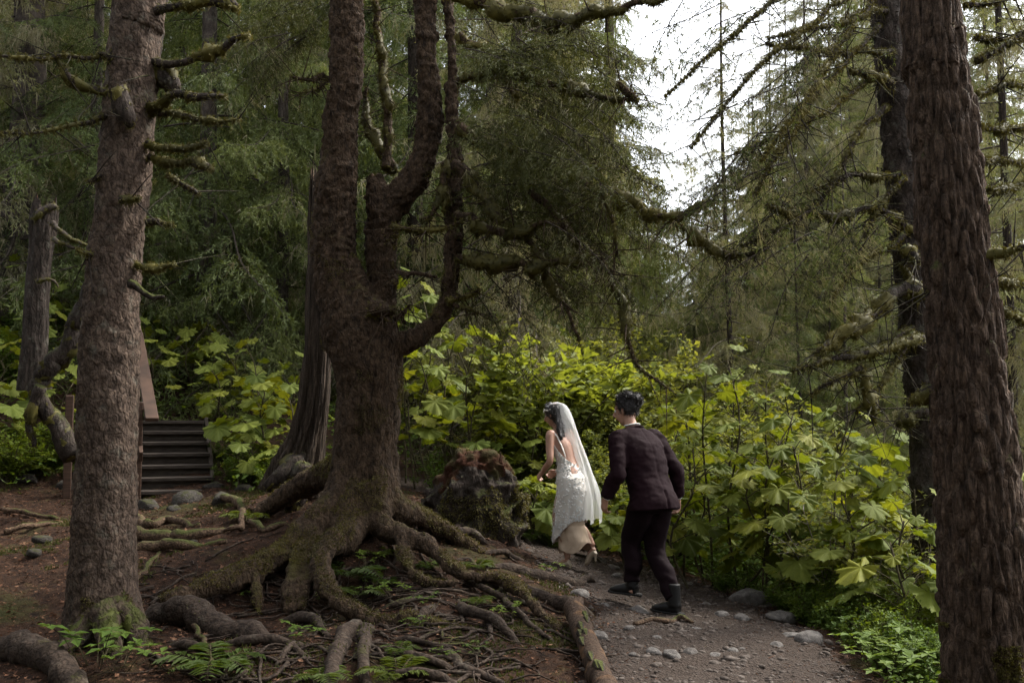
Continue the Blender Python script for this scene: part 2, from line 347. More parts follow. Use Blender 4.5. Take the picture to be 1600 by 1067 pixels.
# ------------------------------------------------------------------ boughs: templates shared by every conifer crown
def needle_twigs(P, D, L, n, rng, size=.020, width=.007):
    "rows of small needle tufts along twigs (P start, D direction, L length)"
    k = len(P); s = (np.arange(n)[None] + rng.uniform(0, 1, (k, n))) / n
    base = P[:, None] + D[:, None] * (s * L[:, None])[..., None]
    rnd = unit(rng.normal(size=(k, n, 3))); side = unit(np.cross(D[:, None], rnd))
    tip = base + D[:, None] * size * .9 + side * size * rng.uniform(.6, 1.2, (k, n))[..., None]
    dirw = D[:, None] * width
    V = np.stack([base - dirw, base + dirw, tip], 2).reshape(-1, 3)
    return V, np.arange(len(V)).reshape(-1, 3)
def thin_sticks(A, B, w, rng):
    "very thin sticks as two crossed slivers"
    d = unit(B - A); s = unit(np.cross(d, rng.normal(size=A.shape))); u = np.cross(d, s); w = np.broadcast_to(np.asarray(w, float), (len(A),))[:, None]
    V = np.stack([A + s * w, A - s * w, B, A + u * w, A - u * w, B], 1).reshape(-1, 3)
    return V, np.arange(len(V)).reshape(-1, 3)
def bough(seed, L=2.4, droop=.35, side=.75, hang=.5, step=.07, live=1.0, lich=0.0, tuft=6, tlen=.11, size=.020, lw=.0042, nw=.007, bare=.04, curve=1.7):
    "one conifer bough along +X: stem, pendulous side branches, needle twigs and hanging lichen. materials 0 wood 1 needles 2 lichen"
    rng = np.random.default_rng(seed); mb = MB()
    x = np.linspace(0, L, 14); u = x / L; ph = rng.uniform(0, 6)
    C = np.stack([x, (np.sin(u * 5 + ph) - math.sin(ph)) * .09 * L * u, -droop * L * u ** curve + .03 * L * np.sin(u * 7 + ph) * u], -1)
    mb.tube(C, np.linspace(.014, .003, 14) * (L / 2.4), 4, 0, cap=False)
    TP, TD, TL = [], [], []; SA, SB, SW = [], [], []; LA, LB = [], []
    s = bare * L
    while s < L * .99:
        uu = s / L; p = np.array([np.interp(s, x, C[:, k]) for k in range(3)])
        for sg in (-1, 1):
            if rng.random() < .12: continue
            l = side * (1 - uu) ** .7 * rng.uniform(.25, 1.2) * min(1, .35 + uu * 3) + .10
            a = math.radians(rng.uniform(28, 100)); d0 = np.array([math.cos(a), sg * math.sin(a), rng.uniform(-.35, .35)])
            m = max(3, int(l / .05)); w = np.linspace(0, 1, m + 1)
            Q = p + d0[None] * (w * l)[:, None]; Q[:, 2] -= hang * l * w ** 1.5; Q[:, :2] -= (d0[:2] * l)[None] * (w ** 2)[:, None] * hang * .28
            Q += np.cumsum(rng.normal(size=Q.shape), 0) * .011 * np.minimum(1, w * 3)[:, None]
            SA.append(Q[:-1]); SB.append(Q[1:]); SW.append(np.linspace(.0045, .0018, m))
            T = unit(np.diff(Q, axis=0))
            if rng.random() < live:
                for q, tt in zip(Q[1:], T):
                    for sg2 in (-1, 1):
                        if rng.random() < .25: continue
                        dd = unit(tt * .75 + sg2 * unit(np.cross(tt, [0, 0, 1.0])) * rng.uniform(.4, .9) + np.array([0, 0, -rng.uniform(0, .7) * hang]) + rng.normal(size=3) * .15)
                        TP.append(q); TD.append(dd); TL.append(tlen * rng.uniform(.5, 1.3))
                TP.append(Q[-2]); TD.append(T[-1]); TL.append(tlen)
            else:
                for q, tt in zip(Q[1:], T):
                    if rng.random() < .55:
                        e = q + unit(tt + rng.normal(size=3) * .6 + [0, 0, -.3]) * rng.uniform(.05, .18); SA.append(q[None]); SB.append(e[None]); SW.append([.002])
            if lich:
                for q in Q[1:]:
                    if rng.random() < lich:
                        for _ in range(3):
                            LA.append(q); LB.append(q + np.array([rng.normal() * .045, rng.normal() * .045, -.03 - .24 * rng.random() ** 2]))
        s += step * rng.uniform(.7, 1.3)
    V, F = thin_sticks(np.vstack(SA), np.vstack(SB), np.concatenate(SW), rng); mb.add(V, F, 0)
    if TP:
        P, D, Ls = np.array(TP), np.array(TD), np.array(TL)
        V, F = needle_twigs(P, D, Ls, tuft, rng, size, nw); mb.add(V, F, 1)
        V, F = thin_sticks(P, P + D * (Ls + .012)[:, None], .0045, rng); mb.add(V, F, 1)
    if LA:
        V, F = thin_sticks(np.array(LA), np.array(LB), lw, rng); mb.add(V, F, 2)
    return mb.arrays()
BO = {}
BO['live'] = [bough(10 + k, 2.4, .10 + .10 * k, .8, .75, .095, 1.0, .04, 5, .13, .034, .006, .0105) for k in range(3)]
BO['dead'] = [bough(20 + k, 2.4, .06 + .12 * k, .7, .6, .085, .22, .75, 4, .12, .032, .006, .010) for k in range(3)]
BO['thin'] = [bough(30 + k, 2.4, .08 + .11 * k, .7, .6, .105, .70, .45, 4, .13, .034, .006, .0105) for k in range(3)]
def place(mb, arr, R, s, t, mmap=None):
    V, F, m = arr; mb.add((V * s) @ R.T + t, F, m)
def crown(seed, height, kinds, n, zlow, reach, droop=(-.15, .38), taper=.9):
    rng = np.random.default_rng(seed); mb = MB()
    for i in range(n):
        u = (i + rng.random()) / n; z = zlow + (height - zlow) * u ** 1.15
        k = kinds(u, rng); arr = BO[k][rng.integers(3)]
        l = reach * (1 - u) ** taper * rng.uniform(.65, 1.2) + .25
        R = rotz(i * 2.39996 + rng.normal() * .4) @ roty(rng.uniform(*droop) + (u - .6) * -.5) @ rotx(rng.normal() * .15)
        place(mb, arr, R, l / 2.4, np.array([0, 0, z]))
    return mb
CR = {}
def _mk(key, *a, mats=('twig', 'needles', 'lichen'), **k): CR[key] = crown(*a, **k).mesh('crown', [M[m] for m in mats], False)
_mk('spruce_a', 1, 16, lambda u, r: 'dead' if (u < .10 and r.random() < .5) else 'live', 74, .9, 3.2)
_mk('spruce_b', 2, 16, lambda u, r: 'thin' if r.random() < .35 else 'live', 84, .7, 2.8, mats=('twig', 'needles_bright', 'lichen'))
_mk('lichen_a', 3, 16, lambda u, r: 'dead' if r.random() < .72 - u * .6 else 'thin', 98, .8, 3.4, mats=('twig_pale', 'needles_pale', 'lichen'))
_mk('lichen_b', 4, 16, lambda u, r: 'dead' if r.random() < .5 else 'thin', 88, 1.0, 3.2, mats=('twig_pale', 'needles_pale', 'lichen'))
def trunk_mesh(seed, height, r0, mat, seg=14, wob=.12):
    rng = np.random.default_rng(seed); z = np.linspace(-.5, height, 26); ph = rng.uniform(0, 6, 2)
    C = np.stack([np.sin(z * .35 + ph[0]) * wob * np.clip(z, 0, 4) / 4, np.sin(z * .3 + ph[1]) * wob * np.clip(z, 0, 4) / 4, z], -1)
    R = r0 * .85 * (1 - np.clip(z, 0, height) / height) ** .9 * (1 + .55 * np.exp(-np.clip(z, 0, 9) * 3.0)) + .015
    mb = MB(); mb.tube(C, R, seg, 0, rough=.14, rscale=5, seed=seed)
    for i in range(26):                                   # dead branch stubs
        zz = rng.uniform(.8, height * .6); a = rng.uniform(0, 6.28); c = np.array([np.interp(zz, z, C[:, k]) for k in range(3)]); l = rng.uniform(.1, .7)
        Q = c + np.outer(np.linspace(0, 1, 4), np.array([math.cos(a), math.sin(a), rng.uniform(-.3, .2)]) * (l + r0)); mb.tube(Q, np.linspace(.016, .005, 4), 4, 0, cap=False)
    return mb.mesh('trunk', [mat])
TRK = [trunk_mesh(40 + k, 16, .20, M['bark_far']) for k in range(3)] + [trunk_mesh(44, 16, .2, M['bark_dark'])]
ORD = ['first', 'second', 'third', 'fourth', 'fifth', 'sixth', 'seventh', 'eighth', 'ninth', 'tenth', 'eleventh', 'twelfth', 'thirteenth', 'fourteenth', 'fifteenth', 'sixteenth', 'seventeenth', 'eighteenth', 'nineteenth', 'twentieth']
def rank_labels(objs, kind, where, rows=3):
    "tell look-alikes apart by row (near to far) and by place from the left"
    objs = sorted(objs, key=lambda o: o.location[1]); n = len(objs); names = {1: [''], 2: ['front row', 'back row'], 3: ['front row', 'middle row', 'back row']}[rows]
    for r in range(rows):
        part = sorted(objs[r * n // rows:(r + 1) * n // rows], key=lambda o: o.location[0] / o.location[1])
        for i, o in enumerate(part): o['label'] = f"{kind}, {ORD[i]} from left" + (f" in {names[r]}" if names[r] else "") + f" {where}"
def conifer(px, Y, kind, s, label, group, tr=0, rz=None, girth=1.0, lean=(0, 0), name='conifer_tree', dz=0.0):
    x = PW(px, Y); rz = random.uniform(0, 6.28) if rz is None else rz
    o = thing(name, label, 'tree', (x, Y, HZ(x, Y) - .05 + dz), rz, group); o.rotation_euler = (lean[0], lean[1], rz)
    link('trunk', TRK[tr], o, scale=(s * girth, s * girth, s))
    c = link('crown', CR[kind], o, scale=s); c['kind'] = 'stuff'
    if Y > 19:   # thick crowns: a second, turned layer of boughs
        c = link('inner_crown', CR[kind], o, (0, 0, .15), (0, 0, 2.1), (s * .92, s * .92, s)); c['kind'] = 'stuff'
    return o
# ------------------------------------------------------------------ the woods behind: every tree by itself
DL = 'trees of the dark wood on the left'; DC = 'trees behind the big forked spruce'; DR = 'lichen-hung trees on the right'; DF = 'far trees round the gap of sky'
for a in [
 # px, depth, crown, scale, label, group, trunk
 (12, 17.0, 'lichen_b', 1.1, 'thick pinkish-brown conifer trunk at the left edge of the picture', DL, 0, 1.9),
 (130, 17, 'spruce_a', 1.05, 'slim pale conifer trunk between the broken snag and the scaly foreground trunk', DL, 1, .7),
 (318, 16.5, 'spruce_a', 1.1, 'drooping dark spruce with pale trunk rising behind the wooden stairs', DL, 0, 1.0),
 (262, 21, 'spruce_a', 1.2, 'dark spruce half hidden behind the scaly foreground trunk', DL, 3, 1.0),
 (436, 16.8, 'spruce_b', .95, 'fresh green spruce with hanging boughs left of the grey split snag', DL, 2, .8),
 (395, 23, 'spruce_a', 1.3, 'tall dense spruce deep in the wood above the stairs', DL, 3, 1.0),
 (60, 24, 'spruce_b', 1.3, 'spruce on the far left slope above the green leaves', DL, 1, 1.0),
 (180, 30, 'spruce_a', 1.6, 'far dark spruce showing left of the scaly foreground trunk', DL, 3, 1.0),
 (-60, 18, 'lichen_a', 1.2, 'bare twiggy conifer cut by the left edge of the picture', DL, 0, 1.9),
 (490, 33, 'spruce_a', 1.7, 'far spruce right behind the left fork of the big spruce', DC, 3, 1.0),
 (640, 17.5, 'spruce_a', 1.15, 'shaded spruce seen between the forks of the big spruce', DC, 3, 1.0),
 (760, 19, 'spruce_b', 1.25, 'green spruce with thin trunk left of the bride', DC, 1, 1.0),
 (805, 15.5, 'lichen_a', 1.0, 'dark trunked conifer straight behind the yellow-green bush', DC, 3, .9),
 (870, 21, 'spruce_b', 1.25, 'feathery pale green spruce above the bride', DC, 0, 1.0),
 (945, 24, 'spruce_b', 1.30, 'tall pale spruce at the left side of the gap of sky', DC, 2, 1.0),
 (700, 30, 'spruce_a', 1.6, 'far dense spruce behind the right fork of the big spruce', DC, 3, 1.0),
 (850, 36, 'spruce_a', 1.7, 'far spruce behind the mossy boughs above the bride', DC, 3, 1.0),
 (580, 25, 'spruce_b', 1.5, 'spruce seen in the narrow gap right of the left fork', DC, 2, 1.0),
 (1125, 30, 'spruce_b', .72, 'slender pointed conifer standing alone in the gap of sky', DF, 2, .6),
 (1176, 36, 'lichen_b', .95, 'taller pointed conifer just right of the slender one in the gap', DF, 1, .8),
 (1150, 27, 'spruce_a', .70, 'dark pointed conifer in front of the two slender ones in the gap', DF, 2, .6),
 (1108, 35, 'spruce_a', .76, 'dark conifer closing the right side of the gap of sky', DF, 2, .6),
 (1192, 23, 'lichen_b', .66, 'grey conifer right of the dark pointed one beside the gap', DR, 1, .8),
 (1060, 44, 'spruce_b', .62, 'low far spruce at the foot of the gap of sky', DF, 2, 1.0),
 (1010, 48, 'spruce_a', .66, 'low far dark spruce at the left foot of the gap of sky', DF, 3, 1.0),
 (1095, 52, 'spruce_a', .72, 'far round-topped spruce below the middle of the gap of sky', DF, 3, 1.0),
 (1215, 33, 'lichen_b', 1.08, 'grey lichen-hung conifer right of the gap of sky', DR, 0, .9),
 (1140, 17, 'lichen_a', .72, 'short dark conifer with bare lower trunk above the groom', DR, 3, 1.0),
 (1185, 20, 'spruce_b', .62, 'low spreading green conifer behind the broad leaves right of the groom', DR, 1, 1.0),
 (1268, 22, 'lichen_a', .92, 'brown twiggy conifer behind the long mossy branches', DR, 0, .9),
 (1322, 18, 'spruce_b', .60, 'lichen-grey conifer left of the dark crusty trunk', DR, 1, .9),
 (1345, 29, 'lichen_a', 1.25, 'far twiggy conifer behind the dark crusty trunk', DR, 0, .9),
 (1290, 40, 'spruce_b', 1.0, 'far green conifer above the long mossy branches', DR, 2, 1.0),
 (1420, 24, 'lichen_b', 1.25, 'twiggy conifer between the dark crusty trunk and the ridged trunk', DR, 0, 1.0),
 (1580, 13, 'lichen_a', .95, 'bare branched conifer at the right edge behind the ridged trunk', DR, 3, .9),
 (1650, 18, 'lichen_b', 1.1, 'grey conifer cut by the right edge of the picture', DR, 0, 1.0),
 (1520, 32, 'spruce_a', 1.6, 'far dark conifer right behind the ridged foreground trunk', DR, 3, 1.0),
 (1240, 26, 'lichen_a', .98, 'grey-brown conifer half way between the gap of sky and the dark crusty trunk', DR, 0, .8),
 (1310, 25, 'lichen_b', 1.1, 'lichen-hung conifer behind the highest long mossy branch', DR, 1, .8),
 (1380, 20, 'lichen_a', .78, 'grey twiggy conifer right behind the dark crusty trunk', DR, 0, .8),
 (1195, 27, 'lichen_b', .66, 'low grey conifer below the two pointed conifers in the gap', DR, 1, .8),
 (1400, 36, 'lichen_b', 1.15, 'far grey conifer showing left of the dark crusty trunk\'s top', DR, 0, .8),
 (1228, 18.5, 'lichen_a', .50, 'low twiggy conifer behind the broad leaves, right of the spreading green one', DR, 0, .8),
 (1300, 19.5, 'spruce_b', .52, 'low green conifer under the longest mossy branch', DR, 2, .8),
 (1085, 24, 'spruce_b', .50, 'small pale conifer at the foot of the gap, above the groom', DR, 2, .8),
 (1030, 30, 'spruce_b', .62, 'pale feathery conifer left of the groom\'s head, far back', DR, 2, .8),
 (1205, 24, 'spruce_b', .74, 'green conifer left of the longest mossy branch tip', DR, 2, .8),
 (1255, 30, 'spruce_b', 1.05, 'feathery green conifer behind the twigs halfway to the dark crusty trunk', DR, 2, .8),
 (1335, 22, 'spruce_b', .86, 'bushy green conifer just left of the dark crusty trunk', DR, 1, .8),
 (1395, 30, 'spruce_a', 1.3, 'dense dark green conifer behind the dark crusty trunk', DR, 1, .8),
 (1560, 22, 'spruce_b', 1.1, 'green conifer right of the ridged trunk, further back', DR, 1, .8),
 (1375, 26, 'spruce_b', 1.2, 'green conifer showing between the two right-hand trunks and the gap of sky', DR, 2, .8),
 (1290, 33, 'lichen_a', 1.3, 'tall grey conifer behind the upper twigs of the dark crusty tree', DR, 1, .8),
 (1250, 15, 'spruce_a', .42, 'young dark conifer in the shade under the long mossy branches', DR, 3, 1.0),
 (1400, 15.5, 'spruce_b', .40, 'small dead conifer under the mossy branches beside the ridged trunk', DR, 0, 1.0),
]:
    conifer(*a[:6], tr=a[6], girth=a[7] * (.48 if a[5] in (DR, DF) else .85))
# a last, far belt on the rising ground
_far = [(-130, 40, 1.9), (-20, 44, 2.0), (90, 42, 1.9), (230, 46, 2.0), (330, 44, 1.9), (450, 50, 2.1), (560, 48, 2.0), (660, 52, 2.1), (770, 50, 2.0), (890, 54, 1.9), (965, 52, 1.55),
        (1190, 56, 1.05), (1270, 60, 1.2), (1360, 54, 1.75), (1450, 52, 1.8), (1560, 50, 1.8), (1680, 48, 1.9), (1120, 66, .95), (1030, 66, .85), (1015, 37, .55), (1048, 41, .60), (1078, 35, .50), (1105, 43, .66), (1065, 58, .8), (985, 44, .8)]
_fo = []
for k, (p, d, s) in enumerate(_far):
    o = conifer(p, d, ['spruce_a', 'lichen_b', 'spruce_a', 'spruce_b'][k % 4], s, 'distant conifer in the last row of the forest', 'last row of the forest', tr=k % 3, girth=.4); _fo.append(o)
rank_labels(_fo, 'distant conifer', 'of the last rows of forest', 2)
# unseen trees added round the camera to shade the scene from the sides and behind
for k, (x, y, s) in enumerate([(-7, 3, 1.2), (-5.5, -2.5, 1.2), (5.2, -3.5, 1.2), (0.5, -6, 1.3), (-9, 8.5, 1.2), (-3, -5, 1.2), (3.5, -8, 1.3), (-8, -6, 1.3), (9, -5, 1.3), (-10, 1, 1.3), (0, -11, 1.4), (7, -9, 1.4)]):
    o = thing('conifer_tree', 'tall conifer outside the view, added to shade the scene', 'tree', (x, y, HZ(x, y)), k * 1.7, 'unseen shade trees round the viewpoint')
    link('trunk', TRK[k % 4], o, scale=(s, s, s)); c = link('crown', CR['spruce_a'], o, loc=(0, 0, 1.2), scale=s); c['kind'] = 'stuff'
# ------------------------------------------------------------------ moss fuzz, mossy limbs, hanging moss
def fuzz(mb, V, N, n, length, m, rng, down=.5, w=.0045):
    i = rng.integers(0, len(V), n); P = V[i] + rng.normal(size=(n, 3)) * .006
    d = unit(N[i] + rng.normal(size=(n, 3)) * .5 + np.array([0, 0, -down])); B = P + d * (length * rng.uniform(.4, 1.3, n))[:, None]
    s = unit(np.cross(d, rng.normal(size=(n, 3)))) * w
    VV = np.stack([P - s, P + s, B], 1).reshape(-1, 3); mb.add(VV, np.arange(len(VV)).reshape(-1, 3), m)
def limb(path, seed=0, moss=0.0, clumps=0, seg=8, rough=.25, hang=0, end_taper=True, twigs=0, fz=700):
    """a limb along path rows (x,y,z,radius): bark tube (material 0); moss > 0 sheathes it in lumpy moss with fuzz (material 1)
    and lets hang strands (2 = lichen); returns a MB"""
    rng = np.random.default_rng(seed); P = np.asarray(path, float); L = np.linalg.norm(np.diff(P[:, :3], axis=0), axis=1).sum()
    n = max(8, int(L / .045)); Q = catmull(P, n); C = Q[:, :3]; R = np.maximum(Q[:, 3], .003)
    C = C + np.stack([fbm(np.c_[np.linspace(0, L * 5, n), np.full(n, seed), np.full(n, k * 7)], 3, seed) for k in range(3)], -1) * np.minimum(.055, R * 1.8)[:, None]
    mb = MB(); mb.tube(C, R, seg, 0, rough=rough, rscale=14, seed=seed)
    if moss:
        lump = np.clip(.50 + 1.7 * fbm(np.c_[np.linspace(0, L * 6, n), np.full(n, 3.3), np.full(n, seed)], 4, seed + 5), -.15, 1.8)
        Rm = R * .8 + moss * lump * np.clip(np.linspace(0, 4, n), .3, 1) * np.clip(np.linspace(4, 0, n), .25, 1); Cm = C + np.array([0, 0, 1.0]) * (moss * .05) - np.array([0, 0, 1.0]) * (moss * .35 * lump)[:, None]
        V, F = tube(Cm, Rm, 10, rough=1.0, rscale=24, seed=seed + 2); mb.add(V, F, 1)
        N = unit(V[:n * 10] - np.repeat(Cm, 10, 0)); fuzz(mb, V[:n * 10], N, int(L * fz * 2.2), .018, 1, rng, .5, .0032)
        k = int(L * (20 + hang * 4)); i = rng.integers(0, n, k); A = Cm[i] - np.array([0, 0, 1]) * Rm[i][:, None] * .8
        V, F = thin_sticks(A, A + np.c_[rng.normal(size=(k, 2)) * .015, -.03 - .10 * rng.random(k) ** 3 * (1 + moss * 12)], .0035, rng); mb.add(V, F, 1)
    for _ in range(twigs):
        i = rng.integers(n // 4, n); c = C[i]; d = unit(rng.normal(size=3) * [1, 1, .6] + [0, 0, -.2]); l = rng.uniform(.12, .5)
        T = np.stack([c, c + d * l * .5 + [0, 0, -.02], c + d * l + [0, 0, -.12 * l]]); mb.tube(T, [.006, .004, .0015], 4, 0, cap=False)
    return mb
MOSSY = lambda bark: [M[bark], M['moss'], M['lichen']]
def pix(rows, Y, dY=0.0):
    "photograph rows (px, py, width_px[, depth]) -> world rows with radius"
    out = []
    for k, r in enumerate(rows):
        y = r[3] if len(r) > 3 else Y + dY * k / max(1, len(rows) - 1)
        out.append(list(W(r[0], r[1], y)) + [r[2] / 2 / FPX * y])
    return np.array(out)
def gpix(rows, lift=.35):
    "roots: photograph rows (px, py, width_px) laid on the ground"
    out = []
    for r in rows:
        g = G(r[0], r[1] + r[2] * .3); rad = r[2] / 2 / FPX * g[1]; out.append([g[0], g[1], HZ(g[0], g[1]) + rad * (lift if len(r) < 4 else r[3]), rad])
    return np.array(out)

# ------------------------------------------------------------------ the big forked spruce
TY = 9.0
big = thing('forked_spruce', 'huge old mossy spruce with forked trunks and sprawling roots beside the path', 'tree', (PW(568, TY), TY, HZ(PW(568, TY), TY)))
_inv = np.array(big.location)
def child(mb, name, mats, parent, smooth=True):
    V, F, m = mb.arrays(); o = link(name, mesh_from(name, V - np.array(parent.matrix_world.translation if False else parent.location), F, m, mats, smooth), parent); return o
main = pix([(566, 880, 140), (568, 810, 118), (570, 760, 104), (572, 690, 98), (578, 620, 100), (574, 565, 112), (560, 520, 122), (542, 470, 92), (522, 405, 70), (524, 320, 63), (531, 230, 58), (538, 140, 53), (544, 60, 50), (545, -60, 47)], TY)
up = lambda r, h: np.vstack([r, r[-1] + np.array([.05, .1, h * .5, -r[-1][3] * .4]), r[-1] + np.array([.1, .15, h, -r[-1][3] * .8])])
main = up(main, 6.0)
midl = up(pix([(585, 545, 66), (596, 490, 52), (597, 430, 45), (597, 362, 46), (608, 318, 48), (636, 298, 46), (658, 258, 42), (669, 205, 37), (671, 130, 34), (668, 60, 32), (666, -50, 31)], TY + .14), 5.0)
stub = pix([(595, 335, 44), (586, 300, 34), (581, 274, 28)], TY + .12)
rgt = up(pix([(600, 545, 44), (640, 533, 36), (676, 511, 31), (700, 470, 27), (707, 420, 25), (708, 340, 24), (709, 260, 22), (708, 160, 20), (704, 60, 19), (700, -50, 18)], TY - .05, .2), 4.0)
flare = [  # root flares rows: px, py, width, depth
 [(562, 720, 96, 9.0), (530, 780, 84, 8.8), (492, 820, 66, 8.55), (455, 858, 58, 8.3), (420, 876, 54, 8.1), (374, 900, 50, 7.85), (324, 917, 40, 7.65), (283, 932, 32, 7.5), (250, 940, 24, 7.4)],
 [(585, 740, 80, 8.9), (612, 790, 60, 8.85), (650, 806, 46, 9.0), (690, 826, 38, 9.1), (724, 845, 30, 9.15), (752, 868, 20, 9.1)],
 [(560, 760, 90, 8.9), (545, 830, 70, 8.5), (512, 852, 48, 8.1), (500, 890, 42, 7.75), (522, 932, 38, 7.4), (560, 958, 36, 7.25), (595, 975, 34, 7.15), (643, 987, 30, 7.1), (690, 1000, 24, 7.0), (715, 1012, 18, 6.9)],
 [(580, 770, 90, 8.8), (600, 825, 48, 8.55), (640, 838, 36, 8.4), (676, 858, 34, 8.25), (704, 884, 30, 8.05), (736, 900, 28, 7.9), (775, 904, 26, 7.9), (810, 919, 24, 7.75), (838, 948, 22, 7.5), (862, 976, 20, 7.25), (874, 995, 12, 7.1)],
 [(545, 740, 90, 9.1), (505, 745, 60, 9.3), (468, 762, 48, 9.5), (430, 785, 42, 9.6), (402, 812, 34, 9.6)],
 [(480, 835, 50, 8.5), (468, 870, 34, 8.1), (456, 912, 30, 7.75), (450, 958, 22, 7.5)],
 [(490, 838, 46, 8.4), (480, 880, 34, 8.05), (476, 915, 30, 7.75), (470, 955, 22, 7.5)],
 [(410, 880, 40, 8.0), (402, 915, 26, 7.8), (402, 945, 20, 7.65), (406, 970, 14, 7.5)],
 [(630, 838, 34, 8.4), (632, 870, 26, 8.2), (648, 900, 22, 7.9), (690, 912, 18, 7.8), (720, 908, 14, 7.8)],
]
mb = MB()
for P in (main, midl, stub, rgt):
    Q = catmull(P, max(10, int(len(P) * 5))); mb.tube(Q[:, :3], Q[:, 3], 14)
for k, f in enumerate(flare):
    P = pix(f, 9); P[:, 3] *= .80
    for i in range(len(P)):
        if i > 1: P[i, 2] = max(P[i, 2], HZ(P[i, 0], P[i, 1]) + P[i, 3] * .15); P[i, 2] = min(P[i, 2], HZ(P[i, 0], P[i, 1]) + .34) if i > 3 else P[i, 2]
    Q = catmull(P, len(P) * 6); mb.tube(Q[:, :3], np.maximum(Q[:, 3], .02), 12)
V, F, N = remesh(mb, .020, 3, .5)
zz = V[:, 2]; hi = np.clip((zz - 1.6) / 1.5, 0, 1)
f1, f2, cid = cells(np.arctan2(V[:, 1] - TY, V[:, 0] + 1.3) * 9 + fbm(V * 6, 2, 4) * .8, V[:, 2] * 16 + fbm(V * 5, 2, 8), 57, 3)
V = V + N * (fbm(V * [6, 6, 3.0], 4, 12) * .050 + fbm(V * [26, 26, 13], 3, 14) * .020 + np.clip((f2 - f1) * 2.5, 0, 1) * .020 * (.35 + .65 * hi) * (.4 + cid) - .008)[:, None]
mb = MB(); mb.add(V, F, 0)
rng = np.random.default_rng(5); sel = (fbm(V * 3.1, 3, 21) + N[:, 2] * .5 > .27) & (V[:, 2] < 5); fuzz(mb, V[sel], N[sel], 26000, .020, 1, rng, .2, .004)
child(mb, 'trunk', MOSSY('bark_main'), big)

roots = [
 [(700, 818, 14), (760, 822, 13), (810, 836, 10), (850, 862, 5)],
 [(690, 826, 16), (730, 838, 14), (765, 852, 11), (800, 858, 7)],
 [(640, 800, 16), (676, 806, 12), (716, 812, 11), (760, 832, 8), (790, 846, 4)],
 [(748, 884, 14), (790, 890, 20), (830, 898, 22), (880, 908, 20), (918, 910, 10), (934, 912, 4)],
 [(720, 900, 18), (760, 912, 20), (810, 924, 20), (861, 936, 22), (905, 950, 24), (930, 958, 10)],
 [(704, 922, 16), (729, 955, 15), (768, 980, 13), (815, 1003, 8)],
 [(214, 950, 40), (283, 962, 44), (344, 974, 42), (400, 988, 36), (432, 1000, 20)],
 [(560, 962, 26), (548, 985, 26), (532, 1020, 25), (518, 1062, 22), (500, 1110, 14)],
 [(566, 968, 20), (567, 1000, 20), (570, 1036, 18), (578, 1080, 14)],
 [(700, 916, 12), (660, 938, 14), (625, 946, 12), (590, 950, 6)],
 [(690, 935, 12), (662, 968, 14), (646, 978, 10)],
 [(664, 985, 18), (706, 1022, 17), (742, 1048, 13), (790, 1062, 8)],
 [(572, 1006, 16), (624, 1022, 17), (664, 1034, 14), (720, 1044, 8)],
 [(764, 1040, 12), (812, 1016, 13), (846, 1004, 7)],
 [(764, 945, 9), (766, 985, 8), (770, 1010, 4)],
 [(610, 905, 10), (650, 925, 10), (690, 928, 8)],
 [(430, 958, 20), (470, 962, 18), (498, 975, 13), (516, 990, 7)],
 [(420, 1042, 9), (458, 1018, 9), (496, 1002, 7)],
 [(330, 1000, 14), (380, 1010, 16), (440, 1012, 14), (500, 1030, 9)],
 [(720, 886, 10), (744, 920, 10), (800, 940, 9), (850, 944, 5)],
 [(740, 860, 9), (790, 872, 9), (830, 878, 6), (858, 884, 3)],
 [(700, 870, 9), (735, 880, 9), (760, 900, 6)],
 [(770, 905, 10), (800, 950, 10), (840, 984, 8), (862, 1000, 4)],
 [(600, 1040, 14), (650, 1058, 15), (710, 1066, 13), (780, 1090, 8)],
 [(240, 1000, 16), (290, 1015, 14), (350, 1030, 10), (400, 1055, 6)],
 [(-30, 1000, 40), (40, 1018, 46), (100, 1042, 38), (160, 1085, 24)],
 [(660, 890, 8), (676, 925, 8), (668, 955, 5)],
 [(560, 930, 10), (600, 920, 9), (640, 930, 6)],
 [(580, 1000, 9), (640, 1002, 9), (690, 1012, 7), (740, 1016, 4)],
]
for k, r in enumerate(roots):
    P = gpix(r, .30); P[0, 2] -= P[0, 3] * 1.7; P[-1, 2] -= P[-1, 3] * 2; P[:, 3] *= 1.1
    rng = np.random.default_rng(100 + k); P[1:-1, 2] += rng.uniform(-.02, .05, len(P) - 2)
    L = np.linalg.norm(np.diff(P[:, :3], axis=0), axis=1).sum(); n = max(14, int(L / .035)); Q = catmull(P, n)
    C = Q[:, :3] + np.stack([fbm(np.c_[np.linspace(0, L * 3, n), np.full(n, k), np.full(n, j * 9)], 3, k) for j in range(3)], -1) * [.05, .05, .03]
    mb = MB(); V, F = tube(C, np.maximum(Q[:, 3], .006), 10, rough=.35, rscale=11, seed=k); mb.add(V, F, 0)
    N = unit(V[:n * 10] - np.repeat(C, 10, 0)); s = (N[:, 2] > .1) & (fbm(V[:n * 10] * 4, 2, 50 + k) > .18)
    if s.sum() > 20: fuzz(mb, V[:n * 10][s], N[s], int(s.sum() * 1.5), .014, 1, rng, 0, .004)
    child(mb, 'root', [M['root'], M['moss_ground']], big)
